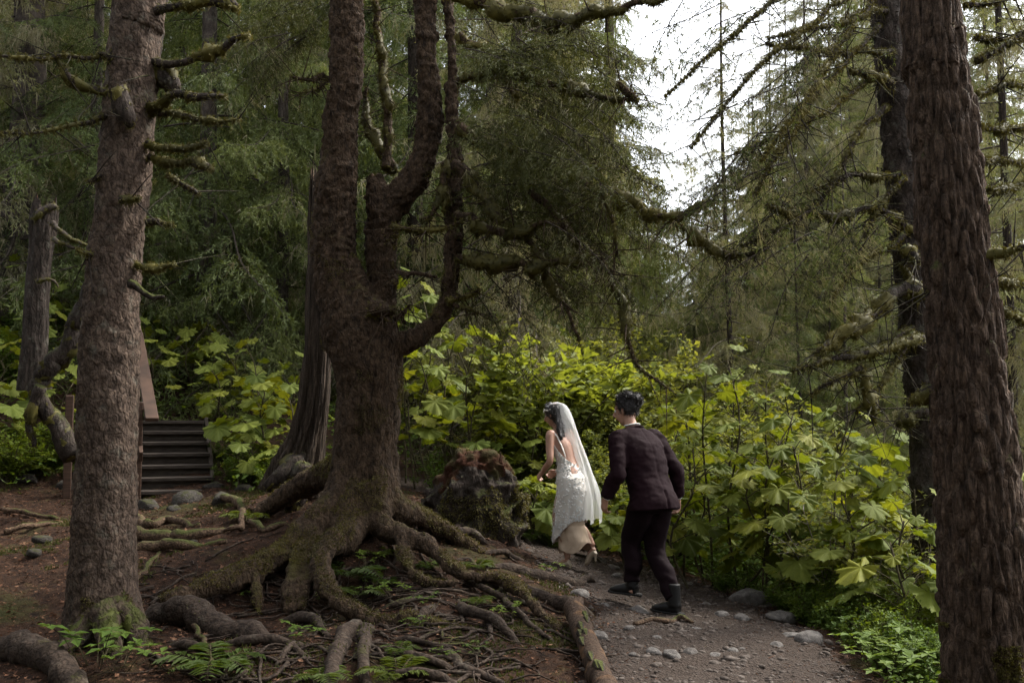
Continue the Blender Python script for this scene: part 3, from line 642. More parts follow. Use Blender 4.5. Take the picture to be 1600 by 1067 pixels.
# fine rootlets: too thin and tangled to count
mb = MB(); rng = np.random.default_rng(77)
for k in range(300):
    g = G(rng.uniform(230, 860), rng.uniform(880, 1060)); a = rng.uniform(0, 6.28); L = rng.uniform(.25, .9); n = 10; s = np.linspace(0, 1, n)
    aa = a + np.cumsum(rng.normal(size=n) * .35); x = g[0] + np.cumsum(np.cos(aa)) * L / n; y = g[1] + np.cumsum(np.sin(aa)) * L / n
    mb.tube(np.stack([x, y, H(x, y) + .006 + .03 * np.sin(s * 3.1) * rng.random()], -1), np.linspace(.013, .003, n) * rng.uniform(.4, 1.4), 5)
tag(child(mb, 'rootlets', [M['root']], big), kind='stuff')

# boughs of the big spruce: mossy limbs, each a part
blimbs = [  # rows, depth, depth change, moss, seed, hang
 ([(700, -8, 22), (795, 14, 18), (860, 28, 16), (940, 20, 13), (1000, 4, 10), (1040, -8, 6)], 8.6, -.9, .040, 1, 8),
 ([(712, 255, 20), (742, 278, 16), (768, 318, 15), (788, 350, 10)], 8.8, -.3, .030, 2, 6),
 ([(715, 200, 18), (800, 235, 15), (870, 262, 14), (905, 284, 14), (962, 306, 14), (1012, 330, 11), (1047, 345, 9), (1083, 364, 8), (1124, 390, 7), (1165, 400, 6), (1196, 390, 3)], 8.9, -1.2, .052, 3, 20),
 ([(1030, 340, 8), (1062, 336, 7), (1088, 322, 6), (1108, 312, 4)], 8.0, -.1, .045, 4, 30),
 ([(705, 330, 14), (760, 356, 14), (800, 360, 12), (840, 352, 8), (870, 350, 4)], 8.8, -.5, .050, 5, 10),
 ([(712, 400, 12), (780, 412, 11), (850, 412, 10), (900, 402, 7), (917, 398, 4)], 8.8, -.8, .050, 6, 10),
 ([(820, 300, 12), (868, 338, 11), (910, 380, 10), (948, 425, 9), (972, 472, 8), (984, 528, 7), (1000, 575, 6), (1040, 605, 3)], 8.6, -.5, .022, 7, 8),
 ([(800, 350, 9), (840, 400, 8), (866, 448, 7), (884, 478, 6), (905, 530, 4)], 8.6, -.2, .022, 8, 8),
 ([(612, 262, 14), (590, 232, 12), (578, 190, 10), (574, 140, 6)], 9.2, .2, .030, 9, 6),
 ([(604, 262, 15), (606, 200, 14), (600, 120, 12), (588, 40, 10), (580, -20, 8)], 9.15, .1, .026, 10, 6),
 ([(690, 250, 10), (690, 300, 9), (676, 335, 7), (660, 345, 4)], 9.0, -.2, .026, 11, 10),
 ([(700, 255, 8), (699, 300, 7), (694, 330, 4)], 9.0, -.1, .022, 12, 10),
 ([(718, 130, 14), (780, 110, 12), (860, 130, 10), (930, 150, 8), (995, 158, 5)], 8.8, -1.0, .034, 13, 14),
 ([(960, 134, 12), (978, 144, 13), (994, 158, 8)], 7.85, 0, .042, 14, 14),
 ([(716, 60, 14), (790, 90, 12), (800, 130, 10), (806, 150, 6)], 8.8, -.6, .034, 15, 14),
 ([(612, 350, 6), (655, 360, 6), (690, 358, 5), (720, 345, 3)], 8.7, -.3, .010, 16, 2),
 ([(618, 428, 7), (650, 428, 7), (686, 432, 5)], 8.9, -.1, 0.0, 17, 0),
 ([(700, 468, 9), (730, 462, 7), (748, 450, 4)], 8.9, -.1, .006, 18, 0),
 ([(706, 476, 8), (730, 480, 6), (746, 488, 3)], 8.9, -.1, .004, 19, 0),
 ([(622, 500, 8), (634, 486, 6), (640, 476, 3)], 8.9, -.1, 0.0, 20, 0),
 ([(585, 485, 34), (604, 484, 20), (617, 482, 10)], 8.75, -.2, .012, 21, 0),
 ([(510, 118, 8), (480, 124, 6), (455, 122, 3)], 9.0, -.2, .005, 22, 0),
 ([(512, 120, 8), (495, 138, 6), (470, 146, 3)], 9.0, -.2, .005, 23, 0),
 ([(930, 250, 7), (950, 320, 6), (965, 400, 4)], 8.1, 0, .012, 24, 4),
]
for rows, y, dy, ms, sd, hg in blimbs:
    child(limb(pix(rows, y, dy), sd, ms * 1.0, hang=hg, twigs=int(len(rows) * 4.5), fz=1500), 'limb', MOSSY('bark_main'), big)
# dark leafy sprays carried by those limbs
_sp = [bough(60 + k, 1.5, .18, .5, .5, .05, 1.0, .03, 7, .075, .017, .0022) for k in range(2)] + [bough(64 + k, 1.5, .30, .5, .6, .055, .45, .10, 6, .07, .016, .0022) for k in range(2)]
SPM = []
for k, arr in enumerate(_sp):
    SPM.append(mesh_from('spray', arr[0], arr[1], arr[2], [M['twig'], M['needles_near'], M['lichen']], False))
rng = np.random.default_rng(9)
spr = []
for k in range(44):   # dense upper right
    spr.append((rng.uniform(700, 850), rng.uniform(-30, 330), rng.uniform(8.9, 10.2), rng.uniform(-1.0, 1.2), rng.uniform(-.15, .45), rng.uniform(.55, .95), [0, 1, 0, 1, 2][k % 5]))
for k in range(22):   # twiggy, half bare, lower
    spr.append((rng.uniform(720, 960), rng.uniform(300, 460), rng.uniform(8.6, 9.8), rng.uniform(-1.2, 1.0), rng.uniform(.0, .7), rng.uniform(.5, .9), 2 + k % 2))
for k in range(20):   # in front of the upper limbs
    spr.append((rng.uniform(700, 830), rng.uniform(20, 260), rng.uniform(7.9, 8.8), rng.uniform(-.9, 1.0), rng.uniform(-.1, .4), rng.uniform(.5, .8), [0, 1, 2][k % 3]))
for k in range(30):   # half-bare, sweeping right
    spr.append((rng.uniform(800, 940), rng.uniform(60, 450), rng.uniform(8.0, 9.4), rng.uniform(-.7, .5), rng.uniform(.1, .8), rng.uniform(.45, .75), [2, 3, 1][k % 3]))
for k in range(10):   # towards the gap of sky
    spr.append((rng.uniform(840, 910), rng.uniform(-20, 260), rng.uniform(8.4, 9.4), rng.uniform(-.6, .5), rng.uniform(.2, .8), rng.uniform(.4, .6), [2, 3, 1][k % 3]))
for k in range(16):   # left side of the fork and over the left stem
    spr.append((rng.uniform(430, 560), rng.uniform(-40, 60), rng.uniform(9.0, 9.8), 3.1 + rng.uniform(-.6, .6), rng.uniform(.2, .7), rng.uniform(.4, .8), [1, 2][k % 2]))
for (a, b, y, az, dr, s, v) in spr:
    w = W(a, b, y); link('leafy_spray', SPM[v], big, w - _inv, (rng.normal() * .3, dr, az), s)

# ------------------------------------------------------------------ foreground trunks
def fore_trunk(name, label, rows, Y, mat, style, top_extra, seed, foot=.6, group=None):
    P = pix(rows, Y); P = np.vstack([P, P[-1] + np.array([(P[-1][0] - P[0][0]) * .3, .1, top_extra, -P[-1][3] * .55])])
    root = thing(name, label, 'tree', (P[0][0], P[0][1], HZ(P[0][0], P[0][1])))
    nz = 460; Q = catmull(P, nz); seg = 132; C = Q[:, :3]; T, U, B = frames(C); a = np.linspace(0, 2 * np.pi, seg, endpoint=False)
    ring = U[:, None] * np.cos(a)[None, :, None] + B[:, None] * np.sin(a)[None, :, None]
    zz = (C[:, 2] - HZ(P[0][0], P[0][1]))[:, None] * np.ones(seg)[None]; aa = np.ones(nz)[:, None] * a[None]
    R = Q[:, 3][:, None] * (1 + foot * np.exp(-np.clip(zz, 0, 9) * 4.2) * (.6 + .6 * np.cos(aa * 3 + seed) * np.cos(aa * 2 + 1.3)))
    V0 = C[:, None] + ring * R[..., None]
    circ = Q[:, 3].mean() * 6.28
    if style == 'plates':
        nu = int(circ / .050); wv = fbm(V0 * 7, 3, seed) * 1.1
        f1, f2, cid = cells(aa / 6.28318 * nu + wv * .6, zz / .060 + wv, nu, seed); e = np.clip((f2 - f1) * 3.0, 0, 1)
        g1, g2, gid = cells(aa / 6.28318 * int(nu * .55) + wv, zz / .13 + wv * .5, int(nu * .55), seed + 4); disp = e * .007 * (.3 + 1.2 * cid) + (cid - .5) * .008 + np.clip((g2 - g1) * 2, 0, 1) * .010 * gid + fbm(V0 * 30, 3, seed + 3) * .009 + fbm(V0 * [3, 3, 1.5], 3, seed) * .024
    else:
        nu = int(circ / .040); wv = fbm(V0 * [7, 7, 2.0], 3, seed) * 1.1
        f1, f2, cid = cells(aa / 6.28318 * nu + wv, zz / .19 + fbm(V0 * 8, 2, seed + 9) * .7, nu, seed); e = np.clip((f2 - f1) * 2.4, 0, 1)
        disp = e * .032 * (.4 + .9 * cid) + fbm(V0 * [40, 40, 14], 3, seed + 3) * .010 + fbm(V0 * [3, 3, 1.2], 3, seed) * .018
    disp = disp - np.percentile(disp, 75); V = C[:, None] + ring * (R + disp)[..., None]; V = V.reshape(-1, 3)
    i = np.arange(nz - 1)[:, None] * seg; j = np.arange(seg)[None]; j2 = (j + 1) % seg
    F = np.stack([i + j, i + j2, i + seg + j2, i + seg + j], -1).reshape(-1, 4)
    mb = MB(); mb.add(V, F, 0); rng = np.random.default_rng(seed)
    N = ring.reshape(-1, 3); low = (V[:, 2] < HZ(P[0][0], P[0][1]) + .55) & (fbm(V * 4, 2, seed) > .05) & (N[:, 0] * (1 if style == 'plates' else -1) > -.2)
    if low.sum() > 50: fuzz(mb, V[low], N[low], 7000, .018, 1, rng, .1, .004)
    child(mb, 'trunk', [M[mat], M['moss']], root)
    return root
leftT = fore_trunk('scaly_spruce', 'tall straight spruce with scaly grey-brown bark and broken mossy branches, left foreground', [(158, 1080, 104), (160, 1010, 102), (161, 930, 99), (163, 850, 97), (166, 700, 94), (171, 540, 91), (180, 400, 87), (193, 270, 83), (206, 120, 79), (216, 0, 76), (224, -90, 72)], 7.0, 'bark_left', 'plates', 7.0, 3, .45)
rightT = fore_trunk('ridged_spruce', 'thick dark spruce with deeply ridged bark at the right edge of the path', [(1552, 1130, 142), (1548, 1060, 138), (1540, 950, 130), (1530, 800, 126), (1518, 650, 122), (1505, 500, 110), (1489, 350, 106), (1473, 200, 100), (1460, 60, 93), (1449, -80, 89)], 5.75, 'bark_right', 'ridges', 8.0, 8, .25)
llimbs = [
 ([(182, 150, 20), (150, 136, 13), (120, 122, 12), (104, 104, 12), (88, 90, 6)], 6.9, -.2, .014, 31), ([(188, 140, 26), (196, 160, 34), (202, 178, 26), (204, 198, 8)], 6.78, 0, .035, 32),
 ([(225, 98, 16), (262, 97, 13), (300, 92, 12), (340, 78, 14), (370, 66, 10), (392, 58, 5)], 6.95, -.15, .024, 33), ([(236, 164, 18), (262, 158, 13), (288, 154, 14), (320, 150, 12), (352, 150, 5)], 6.9, -.2, .028, 34),
 ([(238, 178, 10), (280, 184, 9), (320, 190, 8), (372, 186, 3)], 6.95, -.2, .014, 35), ([(235, 228, 12), (270, 230, 9), (300, 228, 8), (322, 222, 4)], 6.95, -.2, .012, 36),
 ([(230, 250, 12), (262, 252, 9), (296, 254, 9), (320, 256, 20), (332, 262, 10)], 6.95, -.2, .016, 37), ([(262, 272, 6), (282, 288, 8), (300, 300, 10), (308, 306, 4)], 7.05, 0, .012, 38),
 ([(168, 276, 9), (150, 278, 8), (136, 282, 4)], 6.85, -.05, .004, 39), ([(190, 314, 14), (206, 312, 9), (218, 308, 4)], 6.75, -.1, .006, 40), ([(225, 350, 14), (248, 348, 10), (268, 350, 4)], 6.95, -.1, .012, 41),
 ([(200, 448, 14), (224, 454, 10), (240, 460, 9), (253, 462, 6)], 6.8, -.15, 0.0, 42), ([(216, 420, 10), (245, 420, 8), (272, 412, 4)], 6.95, -.1, .014, 43), ([(238, 100, 34), (258, 128, 36), (266, 150, 20)], 7.05, 0, .03, 44),
 ([(200, 20, 22), (240, 12, 16), (300, 4, 13), (350, 6, 18), (370, 16, 8)], 6.95, -.2, .030, 45), ([(150, 402, 9), (134, 396, 7), (122, 392, 4)], 6.85, -.05, .004, 46), ([(186, 180, 12), (120, 196, 7), (60, 206, 5), (0, 208, 3)], 6.9, -.4, .004, 47),
 ([(190, 80, 10), (120, 90, 7), (60, 92, 6), (-10, 84, 4)], 6.9, -.4, .006, 48), ([(178, 92, 10), (164, 84, 8), (152, 80, 4)], 6.85, -.05, .002, 49)]
for rows, y, dy, ms, sd in llimbs: child(limb(pix(rows, y, dy), sd, ms * 1.2, hang=-3, twigs=5 if sd > 46 else 2, fz=1300), 'broken_branch', MOSSY('bark_dark'), leftT)
for k, r in enumerate([[(150, 940, 50, 6.9), (122, 985, 36, 6.75), (92, 1022, 26, 6.6), (60, 1050, 14, 6.5)], [(185, 940, 44, 6.9), (206, 985, 34, 6.8), (232, 1012, 22, 6.75), (262, 1030, 10, 6.7)], [(165, 950, 50, 6.8), (168, 1005, 36, 6.6), (176, 1045, 22, 6.4)], [(200, 960, 30, 6.95), (216, 984, 36, 6.95), (228, 1004, 24, 6.9)]]):
    P = pix(r, 7)
    for i in range(1, len(P)): P[i, 2] = min(P[i, 2], HZ(P[i, 0], P[i, 1]) + .10); P[i, 2] = max(P[i, 2], HZ(P[i, 0], P[i, 1]) - .02)
    child(limb(P, 240 + k, [.004, .006, .004, .03][k], seg=12, rough=.3, fz=1600), 'root', [M['bark_left'], M['moss_ground'], M['lichen']], leftT)
rlimbs = [([(1512, 404, 20), (1540, 402, 14), (1570, 394, 11), (1606, 384, 8)], 5.7, -.2, .016, 51), ([(1525, 92, 12), (1560, 72, 9), (1606, 46, 7)], 5.8, .2, .004, 52), ([(1524, 66, 9), (1560, 62, 8), (1606, 58, 6)], 5.9, .3, .004, 53),
 ([(1530, 146, 8), (1570, 132, 7), (1606, 138, 5)], 5.9, .4, .004, 54), ([(1532, 196, 8), (1570, 200, 8), (1606, 196, 7)], 5.9, .5, .016, 55), ([(1536, 250, 8), (1575, 252, 7), (1606, 260, 5)], 5.9, .5, .012, 56),
 ([(1546, 296, 7), (1580, 294, 6), (1606, 284, 5)], 5.9, .5, .012, 57), ([(1475, 606, 24), (1448, 604, 22), (1428, 612, 18), (1420, 620, 8)], 5.75, .1, .026, 58), ([(1540, 424, 10), (1575, 440, 9), (1606, 450, 7)], 5.9, .4, .016, 59),
 ([(1510, 10, 9), (1560, -2, 8), (1606, -6, 6)], 5.8, .2, .004, 60), ([(1540, 478, 8), (1580, 490, 8), (1606, 500, 8)], 5.9, .3, .014, 61), ([(1478, 450, 12), (1462, 448, 10), (1448, 452, 6)], 5.75, 0, .012, 62)]
for rows, y, dy, ms, sd in rlimbs: child(limb(pix(rows, y, dy), sd, ms, twigs=4, fz=1400), 'branch', MOSSY('bark_dark'), rightT)

# the dark crusty tree behind the ridged one, with its long mossy branches
CY = 8.6
crust = thing('crusty_spruce', 'dark crusty trunk with long mossy branches just left of the ridged trunk', 'tree', (PW(1462, CY), CY, HZ(PW(1462, CY), CY)))
P = up(pix([(1468, 960, 78), (1460, 800, 66), (1450, 650, 60), (1434, 500, 56), (1422, 400, 53), (1408, 260, 51), (1395, 120, 50), (1384, 0, 49), (1376, -90, 47)], CY), 6)
Q = catmull(P, 260); mb = MB(); V, F = tube(Q[:, :3], Q[:, 3], 36, rough=.22, rscale=14, seed=6); mb.add(V, F, 0)
N = unit(V[:260 * 36] - np.repeat(Q[:, :3], 36, 0)); fuzz(mb, V[:260 * 36], N, 9000, .03, 2, np.random.default_rng(3), .3, .006); child(mb, 'trunk', [M['bark_dark'], M['moss'], M['twig']], crust)
climbs = [([(1418, 362, 12), (1400, 336, 12), (1356, 330, 11), (1310, 334, 9), (1262, 334, 8), (1236, 329, 6), (1198, 318, 4)], 8.5, -.7, .022, 71, 14), ([(1384, 168, 10), (1373, 178, 9), (1332, 224, 8), (1307, 274, 7), (1261, 334, 6), (1212, 362, 4), (1160, 384, 2)], 8.5, -.8, .004, 72, 3),
 ([(1380, 118, 8), (1342, 138, 7), (1300, 168, 6), (1230, 206, 5), (1150, 240, 3)], 8.5, -1.0, .003, 73, 3), ([(1440, 448, 26), (1415, 452, 22), (1388, 470, 19), (1360, 492, 17), (1337, 512, 14), (1300, 530, 11), (1272, 552, 6)], 8.4, -.6, .030, 74, 10),
 ([(1432, 450, 14), (1420, 440, 14), (1412, 425, 8), (1408, 410, 4)], 8.4, -.1, .024, 75, 10), ([(1440, 500, 12), (1410, 520, 11), (1380, 545, 9), (1345, 552, 7)], 8.5, -.3, .014, 76, 6), ([(1446, 528, 16), (1410, 536, 14), (1374, 547, 13), (1313, 557, 11), (1280, 568, 8), (1240, 578, 4)], 8.4, -.7, .022, 77, 8),
 ([(1345, 572, 10), (1322, 590, 9), (1290, 604, 7), (1270, 618, 4)], 8.0, -.1, .016, 78, 10), ([(1352, 578, 8), (1360, 606, 8), (1366, 640, 6), (1364, 660, 4)], 8.0, 0, .020, 79, 20), ([(1396, 76, 9), (1340, 82, 8), (1270, 76, 6), (1200, 70, 4)], 8.5, -.7, .008, 80, 6),
 ([(1390, 20, 9), (1360, 16, 8), (1320, 34, 6), (1270, 46, 5), (1200, 60, 3)], 8.5, -.7, .010, 81, 4), ([(1400, 128, 16), (1372, 126, 14), (1350, 120, 12), (1330, 112, 6)], 8.4, -.2, .024, 82, 14), ([(1402, 270, 8), (1375, 278, 8), (1330, 276, 8), (1290, 284, 6), (1262, 300, 3)], 8.45, -.5, .016, 83, 14),
 ([(1412, 368, 9), (1388, 390, 8), (1356, 404, 7), (1320, 430, 4)], 8.45, -.3, .012, 84, 4), ([(1440, 640, 20), (1420, 652, 14), (1404, 664, 8)], 8.4, -.1, .026, 85, 6), ([(1415, 380, 14), (1426, 392, 18), (1432, 410, 10)], 8.3, 0, .02, 86, 10),
 ([(1380, 40, 8), (1300, 120, 6), (1240, 200, 5), (1180, 300, 3)], 8.4, -1.2, .003, 87, 2), ([(1378, -20, 8), (1320, 60, 6), (1262, 150, 4), (1190, 250, 2)], 8.3, -1.2, .003, 88, 2), ([(1372, -40, 7), (1290, 20, 6), (1180, 110, 4), (1080, 230, 2)], 8.2, -1.2, .003, 89, 2),
 ([(1372, -60, 7), (1260, -30, 6), (1150, 50, 4), (1040, 150, 2)], 8.2, -1.2, .003, 90, 2), ([(1430, 520, 8), (1390, 580, 6), (1340, 640, 3)], 8.3, -.3, .003, 91, 2), ([(1410, 280, 7), (1370, 330, 6), (1330, 420, 4), (1300, 470, 2)], 8.4, -.3, .004, 92, 3)]
for rows, y, dy, ms, sd, hg in climbs: child(limb(pix(rows, y, dy), sd, ms * 1.5, hang=hg, twigs=int(len(rows) * (6 if ms < .006 else 4)), fz=1500), 'branch', MOSSY('bark_dark'), crust)
_tw = [mesh_from('twig_spray', *bough(80 + k, 1.3, .30, .42, .6, .06, .35, .22, 5, .06, .014, .0022), [M['twig'], M['needles'], M['lichen']], False) for k in range(3)]
rng = np.random.default_rng(19); _ci = np.array(crust.location)
for k in range(54):
    a, b = rng.uniform(1060, 1400), rng.uniform(-40, 420)
    if a < 1150 and b > 120: a += 150
    link('twig_spray', _tw[k % 3], crust, W(a, b, rng.uniform(7.2, 8.8)) - _ci, (rng.normal() * .3, rng.uniform(.2, .8), 3.14 + rng.uniform(-.7, .7)), rng.uniform(.45, .9))

# ------------------------------------------------------------------ snags, stump, leaning stem
def fluted(name, label, cat, rows, Y, mat, flutes, depth, seed, seg=90, nz=160, jag=0.0, lean=None, mats2=None):
    P = pix(rows, Y); root = thing(name, label, cat, (P[0][0], P[0][1], HZ(P[0][0], P[0][1]))); Q = catmull(P, nz); C = Q[:, :3]; T, U, B = frames(C)
    a = np.linspace(0, 2 * np.pi, seg, endpoint=False); ring = U[:, None] * np.cos(a)[None, :, None] + B[:, None] * np.sin(a)[None, :, None]
    A = a[None] + .25 * fbm(np.stack([np.repeat(np.linspace(0, 3, nz)[:, None], seg, 1), np.cos(a)[None] + np.zeros((nz, 1)), np.sin(a)[None] + np.zeros((nz, 1))], -1), 2, seed)
    low = np.clip(1 - np.linspace(0, 2.2, nz), 0, 1)[:, None]
    fl = np.abs(np.sin(A * flutes / 2)) * .6 + np.abs(np.sin(A * flutes * 1.7 + 1)) * .4
    R = Q[:, 3][:, None] * (1 - depth * (.4 + low) * (1 - fl)); V = C[:, None] + ring * R[..., None]
    V = V + ring * (fbm(V * [26, 26, 3], 3, seed) * .02)[..., None]
    if jag:
        top = np.linspace(0, 1, nz)[:, None] ** 6; V[..., 2] += top * jag * fbm(np.stack([np.cos(a) * 4, np.sin(a) * 4, a * 0], -1), 3, seed)[None] * 2
    mb = MB(); i = np.arange(nz - 1)[:, None] * seg; j = np.arange(seg)[None]; j2 = (j + 1) % seg
    mb.add(V.reshape(-1, 3), np.stack([i + j, i + j2, i + seg + j2, i + seg + j], -1).reshape(-1, 4), 0)
    c = C[-1] - [0, 0, .25]; top = V[-1]; mb.add(np.vstack([top, c]), np.stack([np.arange(seg), (np.arange(seg) + 1) % seg, np.full(seg, seg)], -1), 1)
    return root, mb
snag, mb = fluted('dead_snag', 'grey split dead trunk standing right behind the forked spruce', 'tree', [(458, 770, 110), (464, 735, 88), (478, 690, 62), (488, 640, 52), (494, 580, 47), (498, 500, 42), (497, 400, 34), (492, 330, 22), (489, 270, 8)], 10.2, 'snag', 9, .35, 4, jag=.15)
child(mb, 'trunk', [M['snag'], M['deadwood']], snag)
for k, r in enumerate([[(474, 715, 40, 10.1), (446, 742, 32, 9.95), (418, 764, 22, 9.9)], [(480, 735, 40, 10.0), (466, 768, 30, 9.8), (450, 796, 20, 9.7)]]):
    child(limb(pix(r, 10), 200 + k, .01, fz=900), 'root', MOSSY('bark_dark'), snag)
brk, mb = fluted('broken_snag', 'short broken-topped trunk with splintered mossy top on the left slope', 'tree', [(52, 610, 52), (54, 540, 40), (58, 460, 36), (64, 390, 36), (68, 345, 42), (70, 325, 36)], 13.0, 'bark_far', 7, .12, 7, jag=.2)
t = NT('rotten_red_wood'); v = t.coord('Object'); n = t.noise(v, 14, 5, .7); n2 = t.noise(v, 4, 3)
c = t.mix(t.ramp(n2, [(.45, (0, 0, 0)), (.6, (1, 1, 1))]), t.ramp(n, [(.3, (.014, .006, .004)), (.7, (.060, .024, .012))]), t.mix(n, (.02, .015, .008), (.06, .055, .02)))
M['rot'] = t.principled(c, .95, t.bump(n, .9, .04), .1)
child(mb, 'trunk', [M['bark_dark'], M['rot']], brk)
mb = limb(pix([(52, 345, 8), (62, 332, 14), (78, 324, 12), (88, 322, 6)], 12.85), 210, .03, hang=20, fz=1500); child(mb, 'moss_cap', MOSSY('bark_far'), brk)
for k, r in enumerate([[(84, 352, 10), (100, 366, 8), (118, 376, 6), (140, 386, 3)], [(80, 372, 8), (110, 388, 6), (130, 392, 3)], [(60, 440, 6), (84, 436, 4), (92, 448, 2)]]): child(limb(pix(r, 12.8), 212 + k, .012), 'branch', MOSSY('bark_far'), brk)
lean = thing('leaning_trunk', 'dark curved leaning trunk behind the scaly foreground trunk, above the ferns', 'tree', tuple(G(104, 700)))
child(limb(pix([(112, 712, 38), (98, 682, 32), (72, 645, 27), (62, 608, 26), (82, 572, 28), (112, 530, 29), (140, 450, 28), (170, 370, 25), (205, 250, 22), (235, 120, 20), (260, -20, 17)], 10.8), 220, .012, seg=16, fz=500), 'trunk', MOSSY('bark_dark'), lean)
child(limb(pix([(62, 610, 18), (50, 640, 15), (46, 670, 12), (50, 700, 7)], 10.7), 221, .01, seg=10), 'root', MOSSY('bark_dark'), lean)
# the low rotten stump beside the bride
SY = 10.6; sb = G(748, 800); stump = thing('rotten_stump', 'low rotten stump with crumbling red top between the forked spruce and the bride', 'stump', (sb[0], SY, HZ(sb[0], SY)))
mb = MB(); mb.tube(pix([(742, 860, 150), (744, 800, 140), (746, 760, 122), (748, 722, 96), (750, 708, 72)], SY)[:, :3], np.array([.50, .49, .43, .33, .25]), 24)
mb.tube(pix([(690, 800, 60), (660, 780, 50)], SY)[:, :3], [.26, .12], 14); mb.tube(pix([(795, 790, 60), (806, 810, 40)], SY - .1)[:, :3], [.24, .18], 14)
V, F, N = remesh(mb, .022, 3); V = V + N * (fbm(V * 4.5, 4, 3) * .16 + fbm(V * 18, 3, 5) * .05)[:, None]
topf = (V[F].mean(1)[:, 2] > W(745, 742, SY)[2] + fbm(V[F].mean(1) * 5, 3, 8) * .30).astype(int)
mb = MB(); mb.add(V, F, topf); rng = np.random.default_rng(4); s = (fbm(V * 3, 2, 6) > -.02) & (N[:, 2] > -.4); fuzz(mb, V[s], N[s], 9000, .03, 2, rng, .8, .006)
child(mb, 'body', [M['bark_dark'], M['rot'], M['moss']], stump)
mb = MB(); 
for k in range(46):
    a = rng.uniform(0, 6.28); p = np.array(W(748 + rng.uniform(-40, 40), 722, SY)) + [0, rng.uniform(-.28, .2), rng.uniform(-.08, .02)]; h = rng.uniform(.04, .16); mb.tube(np.stack([p, p + [rng.normal() * .03, rng.normal() * .03, h]]), [rng.uniform(.012, .03), .003], 5)
child(mb, 'splinters', [M['rot']], stump, False)
# ------------------------------------------------------------------ broad-leaved plants, shrubs, ferns, low plants
def palmate(seed, lobes=7, n=5, fold=.05):
    "a toothed, lobed leaf of radius about 1, petiole at the origin, blade towards +X"
    rng = np.random.default_rng(seed); th = []; rr = []
    A = np.linspace(-2.35, 2.35, lobes)
    for k, a in enumerate(A):
        s = 1.0 - .38 * abs(a) / 2.35; hw = 2.35 / lobes * 1.0
        for q, (f, r) in enumerate([(-1, .74), (-.76, .86), (-.60, .81), (-.36, .94), (-.22, .89), (0, 1.0), (.22, .89), (.36, .94), (.60, .81), (.76, .86)]):
            th.append(a + f * hw); rr.append(r * s * rng.uniform(.94, 1.05))
    th.append(A[-1] + 2.35 / lobes); rr.append(.4); th = np.array(th); rr = np.array(rr)
    def ring(f):
        x = np.cos(th) * rr * f; y = np.sin(th) * rr * f
        z = -.22 * (rr * f) ** 2 + fold * np.cos((th + 2.35) * (lobes - 1) / 4.7 * 6.283) * f + rng.normal(size=len(th)) * .012 * f
        return np.stack([x + .25 * 0, y, z], -1)
    V = np.vstack([[[0, 0, 0]], ring(.5), ring(1.0)]); m = len(th); i = np.arange(m - 1)
    F = np.vstack([np.stack([i * 0, 1 + i, 2 + i, 2 + i], -1), np.stack([1 + i, 1 + m + i, 2 + m + i, 2 + i], -1)])
    return V, F
def leafmesh(seed, mat, **k): V, F = palmate(seed, **k); return mesh_from('leaf', V, F, np.zeros(len(F), int), [M[mat]], True)
LEAF = [leafmesh(300 + k, 'leaf_big', fold=.04 + .02 * k) for k in range(4)]; LEAF_A = leafmesh(310, 'leaf_autumn')
DEV = []
def devils(x, y, h, nl, label, group, seed, tilt=.3, size=1.0, z=None, leafset=LEAF, arch=.25):
    h = h * 1.16 if h > .6 else h; rng = np.random.default_rng(seed); z0 = HZ(x, y) if z is None else z
    o = thing('broad_leaf_plant', label, 'plant', (x, y, z0 - .03), 0, group); mb = MB()
    az = rng.uniform(0, 6.28); top = np.array([math.cos(az) * arch, math.sin(az) * arch, h])
    C = catmull(np.array([[0, 0, 0], [top[0] * .5 + rng.normal() * .09, top[1] * .5 + rng.normal() * .09, h * .35], [top[0] * .5 + rng.normal() * .07, top[1] * .5 + rng.normal() * .07, h * .72], top]), 10); mb.tube(C, np.linspace(.014, .007, 10), 5, 0)
    for i in range(nl):
        u = (i + .5) / nl; s = .30 + .70 * u; b = np.array([np.interp(s, np.linspace(0, 1, 10), C[:, k]) for k in range(3)])
        a = i * 2.4 + rng.normal() * .35; l = (.16 + .26 * (1 - u)) * rng.uniform(.8, 1.25) * size
        e = b + np.array([math.cos(a) * l, math.sin(a) * l, .10 + .10 * rng.random()]); mb.tube(catmull(np.array([b, (b + e) / 2 + [0, 0, .04], e]), 4), [.005, .004, .004, .003], 4, 0, cap=False)
        sc = rng.choice([.11, .15, .19, .23, .26]) * rng.uniform(.85, 1.1) * size * (1.1 - .3 * u)
        link('leaf', leafset[rng.integers(len(leafset))], o, e, Euler((rng.normal() * .22, tilt * rng.uniform(.2, 1.7), a + rng.normal() * .25)), sc)
    mb.obj('stem', [M['stem']], o); DEV.append(o)
    return o
rng = np.random.default_rng(41)
# right of the groom: bank of broad leaves
_R = [(1075, 9.4, 1.15), (1110, 9.9, 1.75), (1150, 9.6, 1.95), (1190, 10.2, 1.9), (1100, 9.7, .95), (1140, 9.4, 1.1), (1190, 9.2, 1.35), (1225, 9.2, 1.55), (1265, 9.0, 1.35), (1235, 8.9, .9), (1275, 8.6, .9), (1310, 8.6, 1.15),
      (1340, 8.9, 1.35), (1340, 8.0, .75), (1360, 8.1, 1.0), (1400, 8.5, 1.2), (1290, 9.8, 1.75), (1340, 10.2, 1.7), (1390, 9.8, 1.5), (1435, 9.2, 1.35), (1190, 9.3, .7), (1380, 7.4, .7), (1430, 7.8, .95), (1250, 10.6, 1.9),
      (1065, 10.4, 1.45), (1040, 11.0, 1.5), (1095, 10.8, 1.7), (1590, 8.0, 1.35), (1610, 7.0, .9), (1330, 11.2, 1.8), (1140, 11.2, 2.0), (1410, 11.0, 1.7)]
